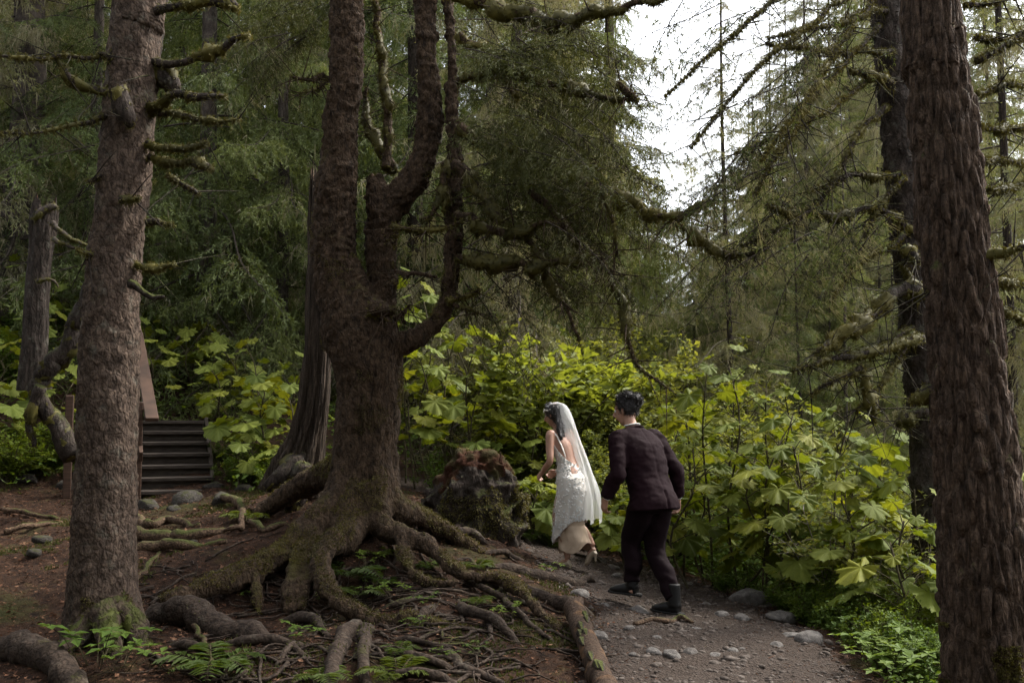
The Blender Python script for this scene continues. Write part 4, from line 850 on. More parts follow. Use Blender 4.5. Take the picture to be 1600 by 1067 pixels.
for k, (p, d, h) in enumerate(_R):
    devils(PW(p, d), d, h, 9 + int(h * 4), ['tall broad-leaved plant whose bright leaves spread right beside the groom', 'broad-leaved plant in the green bank right of the groom'][0 if k in (1, 2) else 1], 'broad-leaved bank right of the path', 400 + k, .45, 1.0)
_C = [(650, 12.2, 1.55), (680, 12.0, 1.45), (712, 12.3, 1.65), (742, 12.0, 1.35), (770, 12.4, 1.25), (800, 12.2, .9), (690, 13.2, 2.1), (655, 13.4, 2.3), (730, 13.4, 1.7), (820, 12.6, 1.0), (790, 13.0, 1.1), (700, 12.9, 1.8), (845, 12.9, .9), (765, 12.8, 1.2), (832, 11.7, .6), (812, 11.4, .5), (850, 11.5, .55), (635, 12.6, 1.1)]
for k, (p, d, h) in enumerate(_C):
    devils(PW(p, d), d, h, 10 + int(h * 3), 'broad-leaved plant behind the rotten stump, left of the bride', 'broad-leaved plants behind the rotten stump', 450 + k, .45, 1.05)
_B = [(915, 12.0, .6), (940, 11.6, .55), (985, 11.4, .6), (1010, 12.0, .7), (890, 12.6, .6), (1050, 12.3, 1.0), (945, 11.0, .45), (975, 10.9, .5), (1005, 10.8, .5), (1035, 10.2, .55), (1060, 9.9, .5)]
for k, (p, d, h) in enumerate(_B):
    devils(PW(p, d), d, h, 9 + int(h * 3), 'low broad-leaved plant between and behind the bride and groom', 'broad-leaved plants behind the couple', 480 + k, .45, .95)
_L = [(10, 13.5, .9), (40, 14.5, 1.1), (80, 15.5, 1.1), (115, 14.0, .9), (20, 16, 1.2), (60, 17, 1.2), (105, 17.5, 1.2), (5, 18.5, 1.3), (45, 19.5, 1.3), (95, 20, 1.3), (20, 12.6, .7), (90, 13.0, .8), (130, 15.5, 1.0), (30, 21.5, 1.3), (75, 22.0, 1.4)]
for k, (p, d, h) in enumerate(_L):
    devils(PW(p, d), d, h, 12, 'broad-leaved plant on the left slope behind the scaly trunk', 'broad-leaved plants on the left slope', 500 + k, .4, 1.1)
_S = [(250, 14.6, .9), (285, 15.0, .8), (325, 15.2, .9), (355, 14.2, .8), (375, 14.6, .9), (300, 15.6, 1.0), (350, 15.8, 1.0), (260, 16.0, 1.0), (372, 13.2, .7), (385, 12.8, .75), (395, 13.2, .9), (425, 12.8, .9), (448, 13.4, 1.1), (410, 14.2, 1.1), (458, 12.5, .95), (380, 12.1, .5), (230, 15.0, 1.0), (435, 12.2, .6)]
for k, (p, d, h) in enumerate(_S):
    devils(PW(p, d), d, h, 11, 'broad-leaved plant growing behind and right of the wooden stairs', 'broad-leaved plants round the stairs', 530 + k, .45, 1.0)
g = G(1078, 868); devils(g[0], g[1], .30, 2, 'small plant with yellowing leaf at the path edge right of the groom', None, 560, .9, .75, leafset=[LEAF_A])
def grp(name): return [o for o in bpy.data.objects if o.get('group') == name]
rank_labels(grp('broad-leaved bank right of the path'), 'broad-leaved plant', 'of the bank right of the groom')
rank_labels(grp('broad-leaved plants behind the rotten stump'), 'broad-leaved plant', 'behind the rotten stump')
rank_labels(grp('broad-leaved plants behind the couple'), 'low broad-leaved plant', 'behind the couple', 2)
rank_labels(grp('broad-leaved plants on the left slope'), 'broad-leaved plant', 'on the left slope')
rank_labels(grp('broad-leaved plants round the stairs'), 'broad-leaved plant', 'behind and right of the stairs')
# individual labels for the ones that stand out
for i, s in ((0, 'broad-leaved plant at the groom\'s right hand, lowest of the tall ones'), (3, 'tall broad-leaved plant behind the bank, under the young dark conifer'), (27, 'broad-leaved plant showing right of the ridged trunk'), (21, 'low broad-leaved plant at the foot of the ridged trunk, left side')): DEV[i]['label'] = s

# small-leaved shrubs: crown of many small leaves on thin stems
def ovals(P, D, U, L, w):
    "diamond leaves folded along the midrib: at P, along D, normal about U"
    S = unit(np.cross(D, U)); Nn = np.cross(S, D); L = L[:, None]; w = w[:, None] if hasattr(w, '__len__') else w
    b = P; m1 = P + D * L * .5 + S * L * w + Nn * L * .10; m2 = P + D * L * .5 - S * L * w + Nn * L * .10; e = P + D * L
    V = np.stack([b, m1, e, m2], 1).reshape(-1, 3); i = np.arange(len(P)) * 4
    return V, np.vstack([np.stack([i, i + 1, i + 2, i + 2], -1), np.stack([i, i + 2, i + 3, i + 3], -1)])
def shrub_mesh(seed, h, w, nst, nleaf, lsize, mat, stem='stem'):
    rng = np.random.default_rng(seed); cr = MB(); st = MB(); P = []; D = []
    for k in range(nst):
        a = rng.uniform(0, 6.28); r = w * math.sqrt(rng.random()); hh = h * rng.uniform(.55, 1.05) * (1 - .35 * (r / w) ** 2)
        C = catmull(np.array([[rng.normal() * .06, rng.normal() * .06, -.1], [math.cos(a) * r * .4, math.sin(a) * r * .4, hh * .55], [math.cos(a) * r, math.sin(a) * r, hh]]), 9)
        st.tube(C, np.linspace(.010, .003, 9), 4, 0, cap=False)
        for q in range(5):
            i = rng.integers(3, 9); d = unit(rng.normal(size=3) * [1, 1, .5] + [0, 0, .3]); l = rng.uniform(.15, .42) * w
            T = np.stack([C[i], C[i] + d * l * .5, C[i] + d * l + [0, 0, -.1 * l]]); st.tube(T, [.005, .003, .0015], 4, 0, cap=False)
            m = nleaf // (nst * 5); s = rng.random(m)[:, None]; P.append(C[i] + d * l * s + rng.normal(size=(m, 3)) * .035); dd = rng.normal(size=(m, 3)) * [1, 1, .35] + d * .6; D.append(unit(dd))
    P = np.vstack(P); D = np.vstack(D); U = unit(rng.normal(size=P.shape) * .45 + [0, 0, 1.0])
    V, F = ovals(P, D, U, lsize * rng.uniform(.6, 1.3, len(P)), .30); cr.add(V, F, 0)
    return cr.mesh('crown', [M[mat]], False), st.mesh('stems', [M[stem]])
SH = [shrub_mesh(600, 1.5, .85, 16, 4200, .062, 'leaf_small'), shrub_mesh(601, 1.7, .95, 18, 4600, .058, 'leaf_small'), shrub_mesh(602, 1.3, .8, 14, 2600, .085, 'leaf_yellow'), shrub_mesh(603, .9, .6, 12, 2600, .05, 'leaf_low'), shrub_mesh(604, 1.5, .8, 16, 1300, .05, 'leaf_small', 'stem_pale')]
def shrub(px, Y, k, s, label, group, dz=0.0):
    x = PW(px, Y); o = thing('leafy_shrub', label, 'shrub', (x, Y, HZ(x, Y) - .05 + dz), random.uniform(0, 6.28), group, s)
    c = link('crown', SH[k][0], o); c['kind'] = 'stuff'; link('stems', SH[k][1], o); return o
for p, d, k, s in [(870, 12.9, 0, .85), (925, 12.7, 1, .85), (975, 12.6, 0, .9), (1030, 12.7, 1, .95), (790, 14.6, 0, 1.15), (850, 14.2, 1, 1.05), (905, 14.0, 0, 1.1), (955, 14.4, 1, 1.1), (1005, 13.8, 0, 1.1), (1055, 13.6, 1, 1.05), (880, 15.6, 1, 1.6), (940, 16, 0, 1.75), (1000, 15.6, 1, 1.6), (1060, 15.4, 0, 1.75), (830, 15.8, 0, 1.6), (1105, 14.6, 1, 1.55), (910, 17, 1, 1.9), (975, 17.4, 0, 2.0), (1040, 17, 1, 1.9), (1095, 16.6, 0, 1.9), (850, 17.5, 1, 1.8), (770, 15.5, 1, 1.5)]:
    shrub(p, d, k, s, 'small-leaved green shrub in the thicket behind the couple', 'thicket behind the couple')
for p, d, k, s in [(1160, 13.6, 1, 1.5), (1215, 13.0, 0, 1.4), (1270, 12.6, 1, 1.3), (1325, 12.4, 0, 1.25), (1380, 12.2, 1, 1.05), (1430, 11.6, 0, 1.0), (1240, 11.4, 0, .85), (1470, 10.4, 1, .9), (1600, 10.0, 0, 1.0), (1110, 12.4, 0, 1.0), (1175, 11.9, 1, .9)]:
    shrub(p, d, k, s, 'small-leaved shrub behind the broad leaves on the right', 'shrubs behind the bank on the right')
for p, d, s, l in [(840, 13.6, 2.0, 'bright yellow-green bush above the stump, left of the bride'), (885, 15.0, 1.9, 'yellow-green bush behind the bride, further back'), (1065, 14.2, 1.7, 'yellow-green bush behind the groom\'s head'), (1120, 12.9, 1.0, 'yellow-green bush at the foot of the bare-trunked dark conifer')]: shrub(p, d, 2, s, l, 'yellow-green bushes')
for p, d, s, l in [(1290, 8.7, .95, 'thin pale-stemmed shrub with few leaves in the broad-leaved bank'), (1360, 8.5, .9, 'twiggy pale shrub between the bank and the ridged trunk'), (1425, 8.2, .8, 'bare twiggy shrub touching the left side of the ridged trunk')]: shrub(p, d, 4, s, l, 'pale twiggy shrubs')
for k, (p, d, s) in enumerate([(1270, 8.2, .5), (1330, 7.6, .5), (1375, 7.1, .5), (1420, 6.7, .5), (1465, 6.4, .45), (1215, 8.9, .45), (1350, 8.0, .7), (1410, 7.5, .7), (1130, 9.7, .45), (1460, 7.2, .7), (1165, 9.4, .45), (1300, 8.2, .6), (1410, 6.5, .40), (1270, 8.6, .7)]):
    shrub(p, d, 3, s, 'low green shrub along the stony right edge of the path', 'low shrubs along the path')
for k, (p, d, s) in enumerate([(20, 12.0, .8), (60, 12.4, .8), (110, 12.6, .9), (360, 13.2, .5), (372, 12.5, .45), (400, 12.4, .7), (440, 11.8, .6), (0, 14.5, 1.1), (250, 17, 1.2), (330, 17.5, 1.2), (60, 16, 1.2), (690, 11.8, .6), (790, 11.6, .6), (860, 11.3, .5)]):
    shrub(p, d, 3, s, 'low green shrub in the shade behind the trunks', 'low shrubs in the shade')

rank_labels(grp('thicket behind the couple'), 'small-leaved shrub', 'of the thicket behind the couple')
rank_labels(grp('shrubs behind the bank on the right'), 'small-leaved shrub', 'behind the broad-leaved bank', 2)
rank_labels(grp('low shrubs along the path'), 'low green shrub', 'along the right edge of the path', 2)
rank_labels(grp('low shrubs in the shade'), 'low green shrub', 'in the shade behind the trunks', 2)
# ferns
def fern_mesh(seed, nf=7, L=.5):
    rng = np.random.default_rng(seed); mb = MB()
    for k in range(nf):
        a = k * 6.283 / nf + rng.normal() * .3; l = L * rng.uniform(.7, 1.2); s = np.linspace(0, 1, 16); r = l * s * .85; z = l * (.75 * s - .62 * s ** 2.2)
        C = np.stack([np.cos(a) * r, np.sin(a) * r, z], -1); mb.tube(C, np.linspace(.004, .001, 16), 3, 1, cap=False); T = unit(np.gradient(C, axis=0)); S = unit(np.cross(T, [0, 0, 1.0]))
        for sg in (-1, 1):
            P = C[2:]; D = unit(S[2:] * sg + T[2:] * .35 + rng.normal(size=P.shape) * .08 - [0, 0, .15]); V, F = ovals(P, D, np.cross(T[2:], S[2:]) * 0 + [0, 0, 1.0], l * .30 * np.sin(np.linspace(.5, 3.0, len(P))) + .01, .17); mb.add(V, F, 0)
    return mb.mesh('fronds', [M['fern'], M['stem']], False)
FERN = [fern_mesh(700 + k, 6 + k) for k in range(3)]
def fern(p, q, s, label, group='ferns'):
    g = G(p, q); o = thing('fern', label, 'fern', (g[0], g[1], HZ(g[0], g[1])), random.uniform(0, 6.28), group, s); link('fronds', FERN[random.randrange(3)], o); return o
for p, q, s, l in [(545, 905, .75, 'largest fern tuft at the foot of the forked spruce'), (590, 872, .45, 'small fern under the trunk of the forked spruce'), (600, 915, .45, 'small fern right of the largest tuft under the forked spruce'), (668, 890, .4, 'little fern beside the long curved root'), (745, 890, .45, 'fern between the roots left of the bride'), (745, 945, .4, 'fern in the tangle of fine roots'),
                    (330, 1052, .8, 'fern at the bottom edge between the scaly trunk and the roots'), (620, 1062, .6, 'fern at the bottom edge below the roots'), (625, 1022, .35, 'tiny fern on the mossy foreground root'), (40, 735, 1.2, 'dark fern at the foot of the leaning trunk'), (90, 745, 1.1, 'fern left of the scaly trunk beside the stones'), (20, 690, 1.3, 'fern at the left edge on the slope'), (70, 690, 1.2, 'fern above the stones on the left slope'),
                    (500, 1065, .5, 'small fern by the mossy split root at the bottom edge'), (385, 815, .6, 'fern beside the curled root near the stairs'), (780, 830, .7, 'fern at the right foot of the rotten stump'), (830, 845, .7, 'fern at the path edge just left of the bride'), (560, 935, .6, 'fern hanging over the prong root of the forked spruce')]:
    fern(p, q, s, l)
# low leafy plants
def low_mesh(seed, n, ls, h=.16, w=.22):
    rng = np.random.default_rng(seed); mb = MB(); st = MB()
    for k in range(n // 5):
        a = rng.uniform(0, 6.28); r = w * math.sqrt(rng.random()); hh = h * rng.uniform(.5, 1.2); e = np.array([math.cos(a) * r, math.sin(a) * r, hh]); mb.tube(np.stack([e * [.3, .3, 0], e * [.7, .7, .7], e]), [.003, .002, .002], 3, 1, cap=False)
        aa = np.arange(5) * 1.2566 + rng.uniform(0, 6); D = unit(np.stack([np.cos(aa), np.sin(aa), rng.normal(size=5) * .25], -1)); V, F = ovals(np.repeat(e[None], 5, 0), D, np.tile([0, 0, 1.0], (5, 1)), ls * rng.uniform(.7, 1.3, 5), .30); mb.add(V, F, 0)
    return mb.mesh('foliage', [M['leaf_low'], M['stem']], False)
LOW = [low_mesh(720 + k, [45, 60, 80][k], [.06, .05, .045][k]) for k in range(3)]
def low(p, q, s, k, label, group):
    g = G(p, q); o = thing('low_plant', label, 'plant', (g[0], g[1], HZ(g[0], g[1])), random.uniform(0, 6.28), group, s); link('foliage', LOW[k], o); return o
rng = np.random.default_rng(55)
low(150, 1045, 1.5, 0, 'clump of round-leaved seedlings at the foot of the scaly trunk', 'seedlings at the scaly trunk'); low(185, 1050, 1.1, 0, 'second clump of round leaves right at the scaly trunk\'s foot', 'seedlings at the scaly trunk')
for k in range(46):
    q = rng.uniform(905, 1066); p = rng.uniform(np.interp(q, [905, 930, 980, 1066], [1215, 1250, 1320, 1345]), 1485)
    low(p, q, rng.uniform(.9, 1.7), k % 3, 'low leafy plant in the green fringe right of the path', 'green fringe right of the path')
for k in range(10): low(1500 + rng.uniform(-30, 110), rng.uniform(985, 1075), rng.uniform(1.0, 1.6), k % 3, 'low leafy plant around the foot of the ridged trunk', 'plants at the foot of the ridged trunk')
for k in range(16): low(rng.uniform(380, 860), rng.uniform(870, 1040), rng.uniform(.35, .75), k % 3, 'tiny seedling among the spreading roots', 'seedlings among the roots')
for k in range(14): low(rng.uniform(1060, 1260), rng.uniform(860, 905), rng.uniform(.7, 1.2), k % 3, 'low plant under the broad leaves at the path edge', 'plants under the broad leaves')
rank_labels(grp('green fringe right of the path'), 'low leafy plant', 'of the fringe right of the path')
rank_labels(grp('seedlings among the roots'), 'tiny seedling', 'among the spreading roots', 2)
rank_labels(grp('plants under the broad leaves'), 'low plant', 'under the leaves at the path edge', 2)
rank_labels(grp('plants at the foot of the ridged trunk'), 'low leafy plant', 'at the ridged trunk\'s foot', 2)
# moss cushions and ground cover (nobody could count it)
mb = MB()
def carpet(n, xr, yr, mask, size, mat_i, upz):
    x = rng.uniform(*xr, n); y = rng.uniform(*yr, n); k = mask(x, y); x = x[k]; y = y[k]; P = np.stack([x, y, H(x, y) + rng.uniform(0, upz, len(x))], -1); a = rng.uniform(0, 6.28, len(x))
    D = unit(np.stack([np.cos(a), np.sin(a), rng.normal(size=len(x)) * .35], -1)); return ovals(P, D, unit(rng.normal(size=P.shape) * .4 + [0, 0, 1.0]), size * rng.uniform(.6, 1.4, len(x)), .32)
nz = lambda x, y, s=1.3, sd=2: fbm(np.stack([x, y, x * 0], -1) * s, 3, sd)
V, F = carpet(60000, (-11, 9), (8.5, 24), lambda x, y: (path_dist(x, y) > .45) & ((x > 1.2) | (y > 11.6)) & ~((x > -5.6) & (x < -3.3) & (y < 14.3)) & (nz(x, y) > -.35), .075, 0, .28); mb.add(V, F, 0)
V, F = carpet(16000, (1.9, 4.2), (5.2, 9.5), lambda x, y: (path_dist(x, y) > .22) & (nz(x, y, 2.5) > -.25), .04, 0, .12); mb.add(V, F, 0)
V, F = carpet(15000, (1.3, 6.5), (8.6, 13.5), lambda x, y: (path_dist(x, y) > .40) & (nz(x, y, 2.0, 7) > -.3), .075, 0, .75); mb.add(V, F, 0)
tag(mb.obj('ground_cover', [M['leaf_low']], None, False), 'low green leaves covering the forest floor beside the path', 'ground cover', kind='stuff')
mb = MB(); n = 90000; x = rng.uniform(-6, 1.6, n); y = rng.uniform(4.8, 12.5, n); k = (nz(x, y, 1.6, 61) + nz(x, y, 6, 62) * .4 > .26) & (path_dist(x, y) > .1); x = x[k]; y = y[k]
P = np.stack([x, y, H(x, y)], -1); V, F = thin_sticks(P, P + np.c_[rng.normal(size=(len(x), 2)) * .010, rng.uniform(.008, .035, len(x))], .006, rng); mb.add(V, F, 0)
tag(mb.obj('ground_moss', [M['moss_ground']], None, False), 'green moss patches on the brown forest floor', 'moss', kind='stuff')
# ------------------------------------------------------------------ rocks, gravel, litter, log, stairs
t = NT('grey_stone'); v = t.coord('Object'); n1 = t.noise(v, 3.0, 5, .6); n2 = t.noise(v, 22, 4, .7); r = t.n('ObjectInfo').outputs['Random']
c = t.ramp(t.math('ADD', t.math('MULTIPLY', n1, .7), t.math('MULTIPLY', n2, .35)), [(.36, (.045, .040, .036)), (.72, (.185, .170, .158))]); c = t.mix(t.math('MULTIPLY', r, .5), c, t.mix(1.0, c, (.72, .66, .60), 'MULTIPLY'))
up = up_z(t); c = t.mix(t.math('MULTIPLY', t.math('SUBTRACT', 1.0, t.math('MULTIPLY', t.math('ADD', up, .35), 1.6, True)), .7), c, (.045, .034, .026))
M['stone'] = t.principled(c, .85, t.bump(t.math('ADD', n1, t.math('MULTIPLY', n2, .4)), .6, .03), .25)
def rock_mesh(seed, flat=.6, sub=3, ang=.0):
    bm = bmesh.new(); bmesh.ops.create_icosphere(bm, subdivisions=sub, radius=1.0); V = np.array([v.co[:] for v in bm.verts]); F = np.array([[v.index for v in f.verts] for f in bm.faces]); bm.free()
    rng = np.random.default_rng(seed)
    for k in range(9): # planar cuts make facets
        d = unit(rng.normal(size=3)); h = rng.uniform(.55, .9); s = V @ d; V = V - np.outer(np.clip(s - h, 0, None), d) * .85
    V = V * (1 + .10 * fbm(V * 1.6 + seed, 3, seed)[:, None] + .03 * fbm(V * 6, 2, seed + 1)[:, None]) * [1, .8, flat]
    return mesh_from('rock', V, np.hstack([F, F[:, 2:3]]), np.zeros(len(F), int), [M['stone']], True)
ROCK = [rock_mesh(800 + k, [.55, .7, .4, .6, .3, .5][k]) for k in range(6)]
def rock(p, q, w, label, group, k=None, sink=.35, rz=None):
    g = G(p, q); s = w / 2 / FPX * g[1]; k = random.randrange(6) if k is None else k
    o = link('rock', ROCK[k], None, (g[0], g[1] + s * .5, HZ(g[0], g[1] + s * .5) + s * (.5 - sink) * .7), (random.uniform(-.15, .15), random.uniform(-.15, .15), random.uniform(0, 6.28) if rz is None else rz), s)
    return tag(o, label, 'rock', group)
PR = 'stones of the path'
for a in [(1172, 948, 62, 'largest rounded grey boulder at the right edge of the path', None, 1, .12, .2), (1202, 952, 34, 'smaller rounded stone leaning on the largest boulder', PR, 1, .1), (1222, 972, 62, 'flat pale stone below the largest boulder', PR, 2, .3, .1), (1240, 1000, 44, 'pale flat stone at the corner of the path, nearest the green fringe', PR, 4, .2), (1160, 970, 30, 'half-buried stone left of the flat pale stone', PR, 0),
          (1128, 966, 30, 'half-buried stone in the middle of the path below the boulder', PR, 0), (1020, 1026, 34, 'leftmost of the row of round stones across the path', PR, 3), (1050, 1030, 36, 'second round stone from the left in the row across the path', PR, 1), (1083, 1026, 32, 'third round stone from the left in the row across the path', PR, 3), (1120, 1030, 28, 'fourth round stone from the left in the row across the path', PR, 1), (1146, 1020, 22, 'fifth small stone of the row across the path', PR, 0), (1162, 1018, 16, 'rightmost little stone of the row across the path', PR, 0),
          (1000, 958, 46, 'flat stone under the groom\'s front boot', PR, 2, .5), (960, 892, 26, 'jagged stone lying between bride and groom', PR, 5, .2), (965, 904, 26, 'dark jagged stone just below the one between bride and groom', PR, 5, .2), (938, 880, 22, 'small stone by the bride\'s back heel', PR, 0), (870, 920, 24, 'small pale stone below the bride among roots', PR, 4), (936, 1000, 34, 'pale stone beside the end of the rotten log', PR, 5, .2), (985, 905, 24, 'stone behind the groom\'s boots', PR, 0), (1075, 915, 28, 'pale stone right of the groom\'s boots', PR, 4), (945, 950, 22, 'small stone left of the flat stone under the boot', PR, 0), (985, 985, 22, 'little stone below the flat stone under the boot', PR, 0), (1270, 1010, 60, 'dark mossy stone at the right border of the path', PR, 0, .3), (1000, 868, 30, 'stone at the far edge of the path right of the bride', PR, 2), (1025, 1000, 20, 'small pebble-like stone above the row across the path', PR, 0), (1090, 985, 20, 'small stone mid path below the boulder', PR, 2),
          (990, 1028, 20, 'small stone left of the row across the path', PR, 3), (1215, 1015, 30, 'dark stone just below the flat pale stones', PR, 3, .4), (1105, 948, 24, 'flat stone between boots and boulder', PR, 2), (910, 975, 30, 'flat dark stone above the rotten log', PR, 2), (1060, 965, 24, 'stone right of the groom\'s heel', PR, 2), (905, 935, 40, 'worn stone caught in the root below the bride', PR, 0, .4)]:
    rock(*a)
M['stone_dark'] = bark_mat('mossy_dark_stone', (0.016, 0.014, 0.012), (0.075, 0.066, 0.058), (7, 7, 7), .25, (.035, .036, .012), .5)
ROCKD = [mm.copy() for mm in ROCK]
for mm in ROCKD: mm.materials[0] = M['stone_dark']
SR = 'rocks below the stairs'
for a in [(224, 800, 48, 'rounded boulder at the foot of the stairs post', SR, 1, .2), (290, 790, 60, 'boulder right of the round one below the stairs', SR, 0, .25), (60, 850, 34, 'angular stone left of the scaly trunk', SR, 5, .2), (48, 870, 30, 'lower angular stone left of the scaly trunk', SR, 5, .2), (40, 755, 36, 'dark stone on the left slope below the ferns', SR, 0), (95, 728, 44, 'flat stones at the foot of the leaning trunk', SR, 2), (345, 790, 50, 'mossy boulder behind the curled root', SR, 1, .2), (270, 800, 30, 'small stone between the two boulders below the stairs', SR, 3), (380, 770, 36, 'stone near the left root of the forked spruce', SR, 0), (100, 765, 40, 'mossy lump beside the scaly trunk', SR, 1), (330, 765, 40, 'flat rock at the right foot of the stairs', SR, 2), (300, 850, 16, 'little grey stone among the fallen branches', SR, 3)]:
    o = rock(*a); o.data = ROCKD[ROCK.index(o.data)]
rng = np.random.default_rng(88)
def pebbles(n, xr, yr, inside, smin, smax, sink=.3):
    x = rng.uniform(*xr, n); y = rng.uniform(*yr, n); k = inside(x, y); x, y = x[k], y[k]; m = len(x); bm = bmesh.new(); bmesh.ops.create_icosphere(bm, subdivisions=1, radius=1.0)
    bv = np.array([v.co[:] for v in bm.verts]); bf = np.array([[v.index for v in f.verts] for f in bm.faces]); bm.free()
    s = smin * (smax / smin) ** (rng.random(m) ** 2.2); V = bv[None] * (1 + rng.normal(size=(m, len(bv), 1)) * .16) * (s[:, None] * np.stack([np.ones(m), rng.uniform(.6, 1, m), rng.uniform(.35, .7, m)], -1))[:, None, :]
    a = rng.uniform(0, 6.28, m); ca, sa = np.cos(a)[:, None], np.sin(a)[:, None]; X = V[..., 0] * ca - V[..., 1] * sa; Yy = V[..., 0] * sa + V[..., 1] * ca; V = np.stack([X, Yy, V[..., 2]], -1) + np.stack([x, y, H(x, y) + .010 + s * (.25 - sink)], -1)[:, None]
    return V.reshape(-1, 3), (bf[None] + (np.arange(m) * len(bv))[:, None, None]).reshape(-1, 3)
mb = MB(); V, F = pebbles(9000, (-.2, 2.7), (4.6, 11.6), lambda x, y: path_dist(x, y) < .12 + rng.normal(size=len(x)) * .06, .004, .030); mb.add(V, F, 0)
V, F = pebbles(700, (-.2, 2.6), (4.8, 11.4), lambda x, y: path_dist(x, y) < .15, .018, .055, .45); mb.add(V, F, 0)
t = NT('earthy_gravel'); v = t.coord('Object'); c = t.ramp(t.noise(v, 24, 3, .7), [(.3, (.024, .017, .013)), (.7, (.105, .086, .073))]); M['gravel'] = t.principled(c, .9, None, .2)
tag(mb.obj('gravel', [M['gravel']]), 'fine gravel and pebbles strewn on the trodden path', 'gravel', kind='stuff')
# needles, twigs and flakes of bark on the floor
t = NT('litter'); v = t.coord('Object'); c = t.ramp(t.noise(v, 11, 3, .7), [(.3, (.030, .014, .008)), (.5, (.105, .050, .028)), (.72, (.21, .125, .075))]); M['litter'] = t.principled(c, .9, None, .15)
mb = MB(); n = 46000; x = rng.uniform(-6.5, 2.6, n); y = 4.6 + 8.4 * rng.random(n) ** 1.2; k = (path_dist(x, y) > rng.uniform(-.6, .3, n)) ; x, y = x[k], y[k]; a = rng.uniform(0, 6.28, len(x)); L = .02 * np.exp(rng.normal(size=len(x)) * .6); P = np.stack([x, y, H(x, y) + rng.uniform(.002, .016, len(x))], -1)
V, F = thin_sticks(P, P + np.stack([np.cos(a) * L, np.sin(a) * L, rng.normal(size=len(x)) * .008], -1), rng.uniform(.0015, .004, len(x)), rng); mb.add(V, F, 0)
n = 12000; x = rng.uniform(-6.5, 2.0, n); y = rng.uniform(4.6, 12.5, n); k = path_dist(x, y) > -.1; x, y = x[k], y[k]; P = np.stack([x, y, H(x, y) + .008], -1); a = rng.uniform(0, 6.28, len(x)); V, F = ovals(P, np.stack([np.cos(a), np.sin(a), rng.normal(size=len(x)) * .2], -1), unit(rng.normal(size=P.shape) * .35 + [0, 0, 1]), rng.uniform(.012, .045, len(x)), .35); mb.add(V, F, 0)
tag(mb.obj('needle_litter', [M['litter']], None, False), 'brown needles, twigs and bark flakes strewn over the floor', 'litter', kind='stuff')
# fallen sticks, each by itself
def stick(rows, label, seed, mat='deadwood', lift=.02, group='fallen sticks'):
    P = gpix(rows, .9); P[:, 2] += lift; mb = limb(P, seed, 0.0, seg=7, rough=.3); o = thing('fallen_branch', label, 'branch', tuple(P[0][:3]), 0, group); child(mb, 'stick', [M[mat], M['moss'], M['lichen']], o); return o
for k, (r, l) in enumerate([([(276, 930, 9), (300, 975, 9), (322, 1020, 8), (334, 1055, 6)], 'thin dead stick standing across the dark root right of the scaly trunk'), ([(200, 808, 18), (228, 826, 15), (262, 818, 13), (308, 822, 9)], 'reddish broken branch below the boulders'), ([(205, 842, 22), (280, 840, 20), (340, 830, 16), (362, 822, 10)], 'long grey fallen branch lying below the reddish one'), ([(206, 862, 18), (290, 856, 16), (350, 850, 8)], 'lowest of the three fallen branches below the boulders'), ([(210, 910, 12), (232, 884, 10), (252, 862, 7)], 'short slanting stick right of the scaly trunk'), ([(340, 785, 12), (368, 790, 12), (381, 812, 12), (372, 835, 9), (350, 838, 6)], 'curled root-like branch near the stairs'), ([(395, 822, 9), (418, 824, 12), (440, 818, 9)], 'short broken stick left of the forked spruce'), ([(10, 830, 9), (60, 822, 8), (100, 815, 6)], 'thin stick on the slope left of the scaly trunk'), ([(0, 800, 7), (40, 805, 7), (90, 812, 5)], 'second thin stick on the slope left of the scaly trunk'), ([(990, 974, 6), (1030, 972, 8), (1060, 968, 9), (1084, 975, 4)], 'flat worn root end crossing the path below the groom'), ([(1040, 880, 6), (1080, 892, 7), (1115, 908, 5)], 'pale stick at the right edge of the path behind the groom'), ([(960, 870, 5), (990, 862, 5), (1020, 858, 4)], 'thin pale twig behind the groom\'s legs')]):
    stick(r, l, 830 + k, lift=.03 if k in (0, 5) else .0)
# the rotten log in the bottom centre
t = NT('rotten_log'); v = t.coord('Object'); n1 = t.noise(t.coord('Object', (30, 30, 6)), 1, 5, .7); n2 = t.noise(v, 5, 3); c = t.ramp(n1, [(.3, (.016, .010, .007)), (.62, (.060, .038, .025))]); c = t.mix(t.ramp(n2, [(.56, (0, 0, 0)), (.62, (1, 1, 1))]), c, t.ramp(n1, [(.3, (.050, .026, .013)), (.7, (.14, .080, .042))])); M['log'] = t.principled(c, .9, t.bump(n1, .9, .03), .15)
a0 = G(896, 972); a1 = G(940, 1075); a0[2] = HZ(a0[0], a0[1]) + .10; a1[2] = HZ(a1[0], a1[1]) + .05; a2 = a1 + (a1 - a0) * .35
logo = thing('rotten_log', 'short rotten log lying at the left border of the path, bottom centre', 'log', tuple(a0))
C = np.linspace(a0, a2, 40); V, F = tube(C, np.full(40, .074), 26, rough=.28, rscale=9, seed=5); V[:26] += fbm(V[:26] * 30, 2, 3)[:, None] * .05; mb = MB(); mb.add(V, F, 0); child(mb, 'body', [M['log']], logo)
for k in range(9):
    s = rng.uniform(.1, .85); c0 = a0 + (a2 - a0) * s; d = unit(np.array([rng.normal() * .6, -.5, 1.0])); p = c0 + d * .072; mb = MB(); q = unit(a2 - a0); mb.tube(np.stack([p - q * .06, p, p + q * rng.uniform(.05, .12)]) + d * .004, [.010, .026, .006], 6, rough=.3, rscale=20); child(mb, 'bark_flake', [M['bark_dark']], logo, False)

